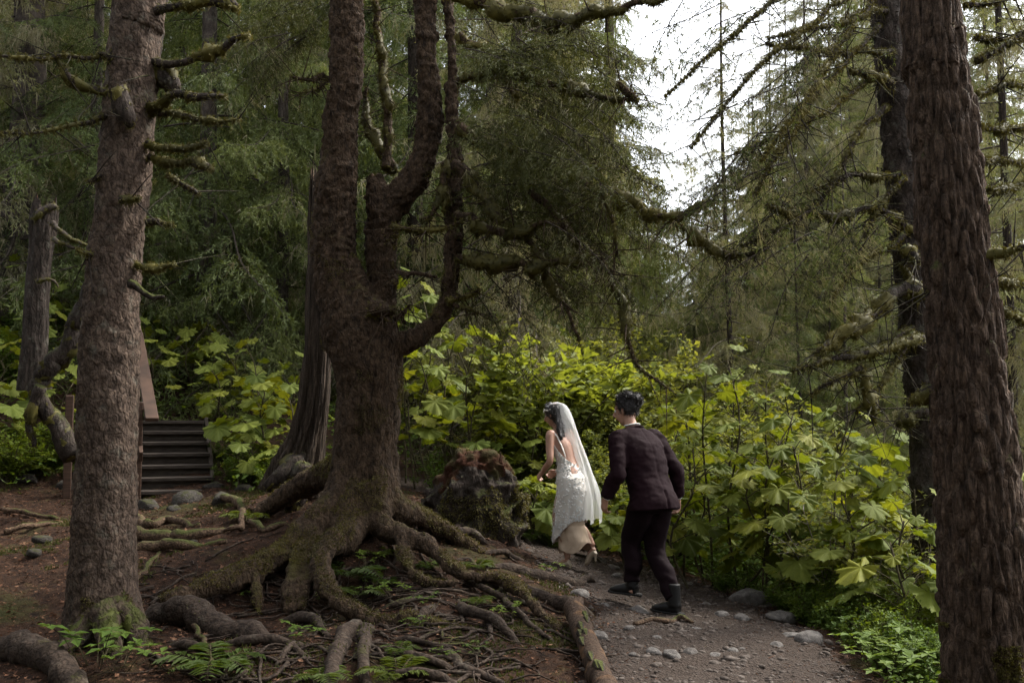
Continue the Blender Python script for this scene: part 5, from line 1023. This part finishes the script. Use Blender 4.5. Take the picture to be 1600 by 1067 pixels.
# wooden stairs
t = NT('stained_board'); v = t.coord('Object', (3, 3, 40)); n1 = t.noise(v, 1.5, 5, .6); M['rail'] = t.principled(t.ramp(n1, [(.3, (.028, .015, .009)), (.7, (.080, .043, .026))]), .7, t.bump(n1, .3, .01), .3)
t = NT('weathered_tread'); v = t.coord('Object', (4, 40, 40)); n1 = t.noise(v, 1.5, 5, .6); M['tread'] = t.principled(t.ramp(n1, [(.3, (.016, .012, .009)), (.7, (.070, .054, .042))]), .8, t.bump(n1, .4, .01), .25)
def box_mesh(name, sx, sy, sz, mat, bev=.006):
    bm = bmesh.new(); bmesh.ops.create_cube(bm, size=1.0); bmesh.ops.scale(bm, vec=(sx, sy, sz), verts=bm.verts); bmesh.ops.bevel(bm, geom=bm.edges[:], offset=bev, segments=1, affect='EDGES'); me = bpy.data.meshes.new(name); bm.to_mesh(me); bm.free(); me.materials.append(mat); return me
b = W(210, 778, 12.0); stairs = thing('wooden_stairs', 'dark wooden stairs with red-brown handrail climbing the bank behind the scaly trunk', 'stairs', tuple(b), .36)
tm = box_mesh('tread', 1.0, .30, .045, M['tread']); rm = box_mesh('riser', .98, .03, .15, M['tread']); sl = box_mesh('riser_slot', .98, .02, .05, M['tread'])
for k in range(7):
    link('tread', tm, stairs, (.44 - .012 * k, .28 * k, .065 + .138 * k)); link('riser', rm, stairs, (.44 - .012 * k, .28 * k - .09, -.02 + .138 * k))
for x in (-.06, .95): link('stringer', box_mesh('stringer', .05, 2.35, .26, M['tread']), stairs, (x - .04, .85, .36), (math.atan2(.138, .28), 0, .0))
pm = box_mesh('post', .10, .10, 1.25, M['rail'], .008); link('post', pm, stairs, (.02, -.16, .52)); link('post', pm, stairs, (-.06, 1.75, 1.45)); link('post', box_mesh('post', .09, .09, 1.2, M['rail'], .008), stairs, (-.74, -.05, .62))
link('handrail', box_mesh('handrail', .15, 2.7, .05, M['rail'], .008), stairs, (.07, .78, 1.53), (math.atan2(.138, .28), 0, .08)); link('side_rail', box_mesh('side_rail', .045, 2.5, .13, M['rail'], .006), stairs, (.0, .80, 1.05), (math.atan2(.138, .28), 0, .05))
# ------------------------------------------------------------------ the couple
t = NT('skin'); v = t.coord('Object'); n = t.noise(v, 30, 3); M['skin'] = t.surf(t.n('BsdfPrincipled', {'Base Color': t.mix(n, (.30, .155, .100), (.40, .225, .155)), 'Roughness': .55, 'Subsurface Weight': .15, 'Subsurface Radius': (.02, .008, .004), 'Subsurface Scale': .5}).outputs[0])
def cloth(name, a, b, rough=.85, sc=220, bump=.25, sheen=.0):
    t = NT(name); v = t.coord('Object'); n = t.noise(v, 6, 4, .6); w = t.noise(v, sc, 2); c = t.mix(t.math('ADD', t.math('MULTIPLY', n, .7), t.math('MULTIPLY', w, .3)), a, b)
    return t.principled(c, rough, t.bump(t.math('ADD', t.math('MULTIPLY', n, .8), t.math('MULTIPLY', w, .25)), bump, .012), .10, **{'Sheen Weight': sheen, 'Sheen Roughness': .5})
M['suit'] = cloth('plum_suit', (.0058, .0019, .0029), (.0140, .0044, .0068)); M['trousers'] = cloth('plum_trousers', (.0042, .0017, .0025), (.0095, .0038, .0055)); M['satin'] = cloth('champagne_satin', (.42, .31, .22), (.56, .44, .33), .45, 60, .3)
M['shirt'] = cloth('white_shirt', (.6, .6, .58), (.7, .7, .68)); M['leather'] = NT('black_leather').principled((.006, .0055, .0055), .5, None, .3); M['sole'] = NT('boot_sole').principled((.012, .011, .010), .8)
M['shoe'] = NT('ivory_shoe').principled((.42, .34, .25), .4, None, .5); M['flower'] = NT('flower_petal').principled((.75, .70, .62), .6)
t = NT('dark_hair'); v = t.coord('Object', (60, 60, 8)); n = t.noise(v, 2, 4, .6); M['hair'] = t.principled(t.mix(n, (.004, .003, .003), (.022, .015, .012)), .42, t.bump(n, .7, .01), .5)
t = NT('lace'); v = t.coord('Object'); vo = t.n('TexVoronoi', {'Vector': v, 'Scale': 34.0}).outputs['Distance']; n = t.noise(v, 55, 3, .6); f = t.ramp(t.math('ADD', vo, t.math('MULTIPLY', n, .4)), [(.35, (1, 1, 1)), (.62, (0, 0, 0))])
M['lace'] = t.principled(t.mix(f, (.64, .60, .55), (.85, .84, .82)), .7, t.bump(f, .6, .01), .3)
t = NT('veil_tulle'); pb = t.n('BsdfDiffuse', {'Color': (.86, .86, .85, 1)}).outputs[0]; tl = t.n('BsdfTranslucent', {'Color': (.86, .86, .85, 1)}).outputs[0]; tp = t.n('BsdfTransparent').outputs[0]
M['veil'] = t.surf(t.n('MixShader', {0: .34, 1: t.n('MixShader', {0: .5, 1: pb, 2: tl}).outputs[0], 2: tp}).outputs[0])

def etube(mb, C, RX, RY, xdir=(1, 0, 0), seg=20, m=0, n=24, super_=2.0):
    "closed tube with elliptical sections; width axis follows xdir"
    A = catmull(np.c_[np.asarray(C, float), RX, RY], n); C = A[:, :3]; T = unit(np.gradient(C, axis=0)); X = np.asarray(xdir, float)[None] - T * (T @ np.asarray(xdir, float))[:, None]; X = unit(X); Yv = np.cross(T, X)
    a = np.linspace(0, 2 * np.pi, seg, endpoint=False); V = C[:, None] + X[:, None] * (np.cos(a)[None] * np.maximum(A[:, 3], .002)[:, None])[..., None] + Yv[:, None] * (np.sin(a)[None] * np.maximum(A[:, 4], .002)[:, None])[..., None]
    V = V.reshape(-1, 3); i = np.arange(n - 1)[:, None] * seg; j = np.arange(seg)[None]; j2 = (j + 1) % seg; F = np.stack([i + j, i + j2, i + seg + j2, i + seg + j], -1).reshape(-1, 4)
    V = np.vstack([V, C[0], C[-1]]); b = n * seg; j = np.arange(seg); j2 = (j + 1) % seg
    F = np.vstack([F, np.stack([j2, j, j * 0 + b, j * 0 + b], -1), np.stack([(n - 1) * seg + j, (n - 1) * seg + j2, j * 0 + b + 1, j * 0 + b + 1], -1)]); mb.add(V, F, m)
def ball(mb, c, r, m=0, seg=16):
    bm = bmesh.new(); bmesh.ops.create_icosphere(bm, subdivisions=3, radius=1.0); V = np.array([v.co[:] for v in bm.verts]); F = np.array([[v.index for v in f.verts] for f in bm.faces]); bm.free(); mb.add(V * np.asarray(r, float) + np.asarray(c, float), F, m)
def hand(mb, wrist, d, palm, side, curl=.8, s=1.0):
    "palm and five fingers; d points to the knuckles, palm = direction the palm faces, side = towards the thumb"
    w = np.asarray(wrist, float); d = unit(d); side = unit(np.asarray(side, float) - d * np.dot(side, d)); p = unit(np.cross(d, side)); p = p if np.dot(p, palm) > 0 else -p
    k = w + d * .092 * s; etube(mb, [w - d * .03, w + d * .02, w + d * .055 * s, k], [.026 * s, .034 * s, .041 * s, .038 * s], [.019 * s, .016 * s, .015 * s, .012 * s], side, 12, 0, 10)
    for q, (o, l) in enumerate([(.030, .074), (.010, .084), (-.011, .078), (-.030, .060)]):
        b = w + d * .082 * s + side * o * s; a = 0.0; pts = [b]; e = b
        for f in (.45, .32, .23):
            a += curl * (.9 + .12 * q) * .75; e = e + (d * math.cos(a) + p * math.sin(a)) * l * f * 1.15 * s; pts.append(e)
        etube(mb, pts, np.array([.0095, .009, .0082, .0068]) * s, np.array([.0095, .009, .0082, .0068]) * s, side, 8, 0, 12)
    b = w + d * .03 * s + side * .030 * s; th = unit(d * .75 + side * .55 + p * .5); e1 = b + th * .040 * s; e2 = e1 + unit(d * .9 + p * .6) * .034 * s
    etube(mb, [b - th * .02, b + th * .01, e1, e2], np.array([.013, .013, .011, .008]) * s, np.array([.013, .013, .011, .008]) * s, p, 8, 0, 12)
def head(mb, c, s, fwd, upv):
    "skull, jaw, nose, lips, brow, ears as one lump set"
    f = unit(fwd); u = unit(np.asarray(upv, float) - f * np.dot(upv, f)); r = np.cross(f, u); c = np.asarray(c, float); P = lambda x, y, z: c + (r * x + f * y + u * z) * s
    etube(mb, [P(0, -.005, .122), P(0, -.01, .105), P(0, -.012, .05), P(0, -.005, 0), P(0, .012, -.05), P(0, .03, -.095), P(0, .045, -.118)], np.array([.02, .052, .076, .075, .066, .048, .02]) * s, np.array([.03, .066, .096, .095, .080, .055, .022]) * s, r, 22, 0, 26)
    etube(mb, [P(0, .088, .02), P(0, .103, -.005), P(0, .116, -.028), P(0, .092, -.040)], np.array([.008, .010, .015, .010]) * s, np.array([.01, .012, .012, .008]) * s, r, 10, 0, 10)
    etube(mb, [P(-.022, .086, -.062), P(0, .093, -.062), P(.022, .086, -.062)], np.array([.004, .008, .004]) * s, np.array([.004, .009, .004]) * s, u, 8, 0, 8)
    etube(mb, [P(-.05, .070, .030), P(0, .090, .034), P(.05, .070, .030)], np.array([.008, .010, .008]) * s, np.array([.008, .010, .008]) * s, u, 8, 0, 8)
    for sx in (-1, 1): etube(mb, [P(sx * .074, .002, .022), P(sx * .086, -.008, .012), P(sx * .086, -.008, -.012), P(sx * .074, .004, -.030)], np.array([.008, .016, .014, .007]) * s, np.array([.006, .008, .008, .006]) * s, f, 8, 0, 10)
    return P
def skinobj(mb, voxel, it, name, mats, parent, disp=None, factor=.5):
    V, F, N = remesh(mb, voxel, it, factor)
    if disp is not None: V = V + N * disp(V, N)[:, None]
    return link(name, mesh_from(name, V, F, np.zeros(len(F), int), mats, True), parent)
def eyes(P, s, parent):
    for sx in (-1, 1): mb = MB(); ball(mb, P(sx * .032, .078, .012), .0125 * s); mb.obj('eye', [M['shirt']], parent)

# ---- groom
gp = W(1020, 950, 8.3); gx0, gy0 = gp[0], 8.3; groom = thing('person', 'person in dark plum suit with curly black hair striding up the path, seen from behind', 'person', (gx0, gy0, HZ(gx0, gy0) + .005), .60, None, .975)
LG = dict(hr=(.09, 0, .93), kr=(.085, .06, .50), ar=(.06, -.20, .10), tr=(.03, .01, .035), hl=(-.09, 0, .93), kl=(-.04, .22, .57), al=(-.05, .20, .20), tl=(-.10, .40, .145))
A = {k: np.array(v, float) for k, v in LG.items()}
sR, eR, wR = np.array([.205, .13, 1.43]), np.array([.305, .0, 1.17]), np.array([.350, .05, .925]); sL, eL, wL = np.array([-.205, .14, 1.43]), np.array([-.310, .05, 1.17]), np.array([-.345, .19, .945])
mb = MB(); etube(mb, [(0, 0, .86), (0, 0, .96), (0, .03, 1.10), (0, .09, 1.30), (0, .135, 1.43), (0, .165, 1.50)], [.13, .165, .14, .17, .17, .07], [.10, .115, .10, .12, .09, .06], seg=20)
etube(mb, [(0, .15, 1.46), (0, .185, 1.54), (0, .215, 1.60), (0, .235, 1.65)], [.068, .056, .055, .06], [.065, .056, .058, .06])
P = head(mb, (0, .255, 1.675), 1.0, (-.45, .85, -.10), (0, .1, 1))
for s, e, w in ((sR, eR, wR), (sL, eL, wL)): etube(mb, [s, (s + e) / 2, e, (e + w) / 2, w], [.055, .05, .042, .038, .026], [.055, .05, .042, .036, .022], (0, 1, 0), 12)
hand(mb, wR, (.05, .10, -1), (-1, .2, 0), (0, 1, 0), .75, 1.05); hand(mb, wL, (.0, .30, -1), (1, .2, 0), (0, 1, .1), .75, 1.05)
for h, k, a, tt in ((A['hr'], A['kr'], A['ar'], A['tr']), (A['hl'], A['kl'], A['al'], A['tl'])):
    etube(mb, [h, (h + k) / 2, k, (k + a) / 2 + [0, -.02, 0], a], [.085, .078, .056, .052, .036], [.085, .08, .058, .055, .038], (1, 0, 0), 14); etube(mb, [a + [0, -.03, -.05], (a + tt) / 2 + [0, 0, -.02], tt], [.034, .040, .03], [.03, .03, .02], (1, 0, 0), 10)
skinobj(mb, .008, 2, 'body', [M['skin']], groom); eyes(P, 1.0, groom)
mb = MB(); etube(mb, [(0, -.035, .855), (0, -.03, .90), (0, .0, 1.0), (0, .035, 1.12), (0, .085, 1.29), (0, .125, 1.40), (0, .150, 1.475), (0, .172, 1.525)], [.238, .232, .214, .204, .224, .232, .172, .085], [.182, .175, .155, .145, .162, .138, .105, .075], seg=36, n=40)
for s, e, w in ((sR, eR, wR), (sL, eL, wL)): etube(mb, [s + [-.06 * np.sign(s[0]), 0, .012], s, (s + e) / 2, e, (e + w) / 2, w + (e - w) * .06], [.074, .078, .074, .066, .060, .054], [.080, .084, .078, .068, .062, .053], (0, 1, 0), 20)
def wrinkle(V, N):
    w = fbm(V * [9, 9, 16], 3, 5) * .014 + (1 - np.abs(fbm(V * [5, 5, 9], 2, 7))) * .014 - .008
    arm = np.abs(V[:, 0]) > .205; w = w + np.where(arm, np.sin(V[:, 2] * 60 + V[:, 1] * 40 + 4 * fbm(V * 7, 2, 2)) * .0022, 0)
    seam = np.exp(-(V[:, 0] / .010) ** 2) * (N[:, 1] < -.3); w = w - seam * np.where(V[:, 2] < 1.02, .014, .004)
    return w
jacket = skinobj(mb, .010, 3, 'jacket', [M['suit']], groom, wrinkle)
mb = MB(); etube(mb, [(-.085, .20, 1.515), (-.05, .125, 1.535), (0, .105, 1.545), (.05, .125, 1.535), (.085, .20, 1.515)], [.012] * 5, [.030] * 5, (0, .3, 1), 10); mb.obj('collar', [M['suit']], jacket)
mb = MB(); etube(mb, [(-.062, .20, 1.55), (-.04, .145, 1.562), (0, .130, 1.568), (.04, .145, 1.562), (.062, .20, 1.55)], [.008] * 5, [.020] * 5, (0, .3, 1), 10); mb.obj('shirt_collar', [M['shirt']], groom)
for w, e in ((wR, eR), (wL, eL)): mb = MB(); etube(mb, [w + (e - w) * .10, w + (e - w) * .01], [.040, .040], [.037, .037], (0, 1, 0), 12, 0, 6); mb.obj('shirt_cuff', [M['shirt']], groom)
mb = MB(); etube(mb, [(0, -.005, 1.04), (0, 0, .96), (0, .0, .88), (0, .0, .82)], [.16, .175, .17, .10], [.115, .135, .13, .08], seg=28)
for h, k, a, sx in ((A['hr'], A['kr'], A['ar'], 1), (A['hl'], A['kl'], A['al'], -1)): etube(mb, [h + [0, 0, .02], h * .65 + k * .35, k, (k + a) / 2 + [0, -.022, 0], a + (k - a) * .22, a + (k - a) * .07], [.105, .106, .086, .077, .068, .066], [.122, .116, .092, .083, .073, .070], (1, 0, 0), 22, 0, 30)
skinobj(mb, .010, 3, 'trousers', [M['trousers']], groom, lambda V, N: fbm(V * [10, 10, 14], 3, 9) * .010 + np.sin(V[:, 2] * 48 + V[:, 0] * 20 + 3 * fbm(V * 5, 2, 3)) * .004 * np.clip((.55 - V[:, 2]) * 4, .2, 1))
for a, tt in ((A['ar'], A['tr']), (A['al'], A['tl'])):
    bt = thing('x', None, None) if False else None; mb = MB(); f = unit((tt - a) * [1, 1, 0]); sx = np.cross(f, [0, 0, 1]); dz = tt[2] - .035; pit = 0
    hl = np.array([a[0], a[1], dz + .05]) - f * .05; mb2 = MB()
    etube(mb, [a + [0, 0, .15], a + [0, 0, .03], a * [1, 1, 0] + [0, 0, dz + .07]], [.047, .050, .052], [.050, .054, .062], sx, 16, 0, 12); etube(mb, [hl, hl + f * .07, hl + f * .15 + [0, 0, -.005], hl + f * .22 + [0, 0, -.015], hl + f * .275 + [0, 0, -.022]], [.034, .042, .048, .050, .030], [.045, .055, .046, .034, .020], sx, 16, 0, 20)
    o = skinobj(mb, .008, 3, 'boot', [M['leather']], groom)
    mb = MB(); z = dz + .012; C = [hl * [1, 1, 0] - f * .035 + [0, 0, z], hl * [1, 1, 0] + f * .05 + [0, 0, z], hl * [1, 1, 0] + f * .15 + [0, 0, z], hl * [1, 1, 0] + f * .24 + [0, 0, z], hl * [1, 1, 0] + f * .292 + [0, 0, z]]; etube(mb, C, [.030, .040, .046, .050, .024], [.016] * 5, sx, 14, 0, 20); mb.obj('sole', [M['sole']], o)
mb = MB(); etube(mb, [P(0, -.030, .135), P(0, -.02, .122), P(0, -.026, .06), P(0, -.035, .0), P(0, -.045, -.045)], [.03, .066, .090, .088, .06], [.03, .075, .098, .085, .05], np.cross(unit((-.45, .85, -.1)), (0, 0, 1)), 22)
ball(mb, P(.02, -.095, .095), (.070, .070, .062)); ball(mb, P(-.025, -.06, .125), (.055, .055, .045)); ball(mb, P(.05, -.055, .115), (.055, .055, .05))
V, F, N = remesh(mb, .008, 2); V = V + N * (fbm(V * 34, 3, 3) * .012)[:, None]; hb = MB(); hb.add(V, F, 0); rg = np.random.default_rng(2); fuzz(hb, V, N, 9000, .018, 0, rg, .0, .0018); hb.obj('hair', [M['hair']], groom)

def shear(o, a):
    for c in o.children:
        if c.type == 'MESH':
            n = len(c.data.vertices); V = np.zeros(n * 3, np.float32); c.data.vertices.foreach_get('co', V); V = V.reshape(-1, 3); V[:, 1] += a * np.clip((V[:, 2] - .95) / .7, 0, 1.3); c.data.vertices.foreach_set('co', V.ravel()); c.data.update()
        shear(c, a)
shear(groom, .07)
# ---- bride
bp_ = W(894, 886, 10.1); bride = thing('person', 'person in white lace gown with long veil, lifting the skirt, seen from behind', 'person', (bp_[0], 10.1, HZ(bp_[0], 10.1) + .005), .82)
mb = MB(); etube(mb, [(0, 0, .82), (0, 0, .92), (0, .045, 1.07), (0, .115, 1.22), (0, .155, 1.335), (0, .175, 1.39)], [.13, .165, .115, .135, .140, .06], [.10, .125, .088, .105, .075, .05], seg=20)
etube(mb, [(0, .165, 1.36), (0, .19, 1.43), (0, .215, 1.50)], [.055, .044, .048], [.05, .044, .05]); P = head(mb, (0, .24, 1.545), .92, (-.25, .93, -.22), (0, .2, 1))
bsL, beL, bwL = np.array([-.155, .155, 1.345]), np.array([-.215, .105, 1.09]), np.array([-.155, .27, .955]); bsR, beR, bwR = bsL * [-1, 1, 1], np.array([.21, .13, 1.09]), np.array([.13, .30, .965])
for s, e, w in ((bsL, beL, bwL), (bsR, beR, bwR)): etube(mb, [s + [-.03 * np.sign(s[0]), 0, .01], s, (s + e) / 2, e, (e + w) / 2, w], [.05, .046, .041, .034, .032, .022], [.05, .046, .042, .035, .032, .02], (0, 1, 0), 12)
hand(mb, bwL, (.25, .9, -.55), (.5, 0, -1), (.3, .3, .8), 1.0, .92); hand(mb, bwR, (-.25, .9, -.45), (-.5, 0, -1), (-.3, .3, .8), 1.0, .92)
BL = [((-.075, 0, .88), (-.075, .13, .50), (-.065, .0, .13), (-.075, .15, .03)), ((.075, 0, .88), (.075, .03, .50), (.085, -.20, .25), (.085, -.13, .10))]
for h, k, a, tt in BL:
    h, k, a, tt = map(np.array, (h, k, a, tt)); etube(mb, [h, (h + k) / 2, k, (k + a) / 2 + [0, -.015, 0], a], [.082, .07, .05, .046, .028], [.085, .072, .052, .05, .03], (1, 0, 0), 14); etube(mb, [a + (a - k) * .06, (a + tt) / 2, tt], [.026, .034, .022], [.026, .022, .014], (1, 0, 0), 10)
skinobj(mb, .0075, 2, 'body', [M['skin']], bride); eyes(P, .92, bride)
# gown: lace layer with an open back, lifted at the front; satin underskirt below
th = np.linspace(0, 2 * np.pi, 97)[:-1]; nh = 60                       # th = 0 is +X, pi/2 front
back = np.clip(-np.sin(th), 0, 1)
def sheet(mb, top, hem, prof, folds, amp, nh=60, seedn=3):
    v = np.linspace(0, 1, nh)[:, None]; z = top[None] * (1 - v) + hem[None] * v; cx, cyy, rx, ry = [np.interp(z, prof[::-1, 0], prof[::-1, k]) for k in (1, 2, 3, 4)]
    low = np.clip((1.0 - z) / .7, 0, 1); w = 1 + amp * low * (np.sin(th[None] * folds + 2.2 * v + 3 * fbm(np.stack([np.cos(th)[None] + v * 0, np.sin(th)[None] + v * 0, v * 2 + th[None] * 0], -1), 2, seedn)))
    V = np.stack([cx + np.cos(th)[None] * rx * w, cyy + np.sin(th)[None] * ry * w, z], -1); V += unit(np.stack([np.cos(th)[None] + z * 0, np.sin(th)[None] + z * 0, z * 0], -1)) * (fbm(V * [12, 12, 9], 3, seedn) * .012)[..., None]
    m = len(th); i = np.arange(nh - 1)[:, None] * m; j = np.arange(m)[None]; j2 = (j + 1) % m; mb.add(V.reshape(-1, 3), np.stack([i + j, i + j2, i + m + j2, i + m + j], -1).reshape(-1, 4)); return V
prof = np.array([(1.32, 0, .135, .150, .115), (1.22, 0, .112, .148, .118), (1.07, 0, .045, .127, .100), (.92, 0, -.005, .182, .142), (.80, 0, -.02, .180, .155), (.62, 0, .01, .172, .170), (.45, 0, .035, .160, .165), (.20, 0, .06, .150, .150)])
mb = MB(); Vd = sheet(mb, 1.30 - .245 * back ** .7, .27 + .24 * np.clip(.35 - .75 * np.sin(th), 0, 1), prof, 9, .055); gown = mb.obj('gown', [M['lace']], bride)
sm = gown.modifiers.new('thick', 'SOLIDIFY'); sm.thickness = .006; sm.offset = 1
prof2 = np.array([(.95, 0, -.005, .13, .10), (.56, 0, .01, .120, .118), (.45, 0, .01, .122, .122), (.30, .02, -.02, .140, .165), (.12, .03, -.02, .150, .195)])
mb = MB(); sheet(mb, np.full(len(th), .55), .185 + .07 * back + .03 * np.sin(th * 3), prof2, 5, .07, 50, 8); us = mb.obj('underskirt', [M['satin']], bride); sm = us.modifiers.new('thick', 'SOLIDIFY'); sm.thickness = .005
for sx in (-1, 1): mb = MB(); etube(mb, [(sx * .105, .20, 1.27), (sx * .115, .18, 1.365), (sx * .11, .13, 1.37), (sx * .105, .055, 1.26), (sx * .075, .005, 1.12)], [.012] * 5, [.005] * 5, (1, 0, 0), 8, 0, 24); mb.obj('strap', [M['lace']], gown)
mb = MB(); rg = np.random.default_rng(6); Vf = Vd.reshape(-1, 3); zt = Vf[:, 2]; wgt = np.where((zt > .98) | (zt < .62), 1.0, .22); pick = rg.choice(len(Vf), 700, p=wgt / wgt.sum())
for p in Vf[pick]:
    n_ = unit((p - [0, .02, p[2]]) * [1, 1, 0]); a = rg.uniform(0, 6.28); t1 = unit(np.cross(n_, [0, 0, 1.0])); d = t1 * math.cos(a) + np.array([0, 0, 1.0]) * math.sin(a); V, F = ovals((p + n_ * .010 - d * .012)[None], d[None], n_[None], np.array([rg.uniform(.018, .036)]), .36); mb.add(V, F, 0)
o = mb.obj('lace_petals', [M['shirt']], gown, False); o['kind'] = 'stuff'
for (h, k, a, tt) in BL:
    a, tt = np.array(a), np.array(tt); f = unit((tt - a) * [1, 1, 0]); mb = MB(); d = unit(tt - a); etube(mb, [a + [0, 0, -.045] - f * .025, a * .55 + tt * .45 + [0, 0, -.022], tt + [0, 0, -.010], tt + d * .05], [.026, .036, .040, .012], [.030, .030, .020, .010], np.cross(f, [0, 0, 1]), 14, 0, 16)
    hb_ = a - f * .03 + [0, 0, -.06]; ft = np.array([hb_[0], hb_[1], max(.012, hb_[2] - .085)]); etube(mb, [hb_, (hb_ + ft) / 2, ft], [.022, .012, .011], [.022, .012, .011], (1, 0, 0), 10, 0, 8); skinobj(mb, .006, 2, 'shoe', [M['shoe']], bride)
# hair: cap and long waves down the back
mb = MB(); sid = np.cross(unit((-.25, .93, -.22)), (0, 0, 1)); etube(mb, [P(0, -.02, .130), P(0, -.012, .118), P(0, -.022, .06), P(0, -.034, .0), P(0, -.05, -.06), P(0, -.06, -.12)], [.03, .062, .086, .086, .072, .05], [.03, .078, .102, .088, .065, .045], sid, 22)
rg = np.random.default_rng(12)
for k in range(26):
    x0 = rg.uniform(-.07, .06); b = np.array(P(x0, -.06 - .02 * rg.random(), rg.uniform(-.06, .05))); l = rg.uniform(.20, .36); q = np.linspace(0, 1, 9); C = b + np.c_[np.sin(q * 9 + k) * .018 * q + (x0 * .4 - .03) * q, np.cos(q * 8 + k * 2) * .014 * q - .085 * q - .01 * np.sin(q * 3), -l * q]
    mb.tube(catmull(C, 20), np.interp(np.linspace(0, 1, 20), [0, .3, .8, 1], [.016, .020, .016, .005]), 8)
V, F, N = remesh(mb, .007, 2); V = V + N * (fbm(V * [40, 40, 12], 3, 5) * .008)[:, None]; hb = MB(); hb.add(V, F, 0); fuzz(hb, V, N, 2500, .025, 0, rg, .9, .0016); hair = hb.obj('hair', [M['hair']], bride)
for k in range(7): mb = MB(); q = P(-.075 - .012 * (k % 2), -.035 + .018 * k, .055 + .006 * (k % 3)); ball(mb, q, (.010, .010, .010)); mb.obj('hair_flower', [M['flower']], hair)
# veil
u = np.linspace(-1, 1, 49)[None]; vv = np.linspace(0, 1, 60)[:, None]; cv = catmull(np.array([(.0, .27, 1.668, .055), (.01, .20, 1.683, .085), (.035, .115, 1.640, .100), (.060, .055, 1.50, .105), (.085, .0, 1.30, .115), (.10, -.085, 1.05, .135), (.105, -.175, .80, .160), (.105, -.205, .62, .180), (.105, -.21, .49, .195)]), 60)
fold = fbm(np.stack([u * 3.2 + vv * .8, vv * 1.3 + u * 0, u * 0 + vv * 0], -1), 3, 4) * (.012 + .075 * vv) + np.sin(u * 5 + 1 + vv * 4) * .014 * vv; curve = (u ** 2) * (.02 + .09 * np.exp(-(vv * 5.5 - 1.0) ** 2))
V = np.stack([cv[:, 0:1] + u * cv[:, 3:4] * np.interp(vv, [0, .3, 1], [1.0, .85, .72]), cv[:, 1:2] - fold + curve * .8, cv[:, 2:3] - (u ** 2) * .05 * np.exp(-(vv * 6 - .6) ** 2) + .03 * np.sin(u * 6) * vv ** 3], -1)
mb = MB(); mb.add(V.reshape(-1, 3), grid_faces(49, 60)); mb.obj('veil', [M['veil']], bride)
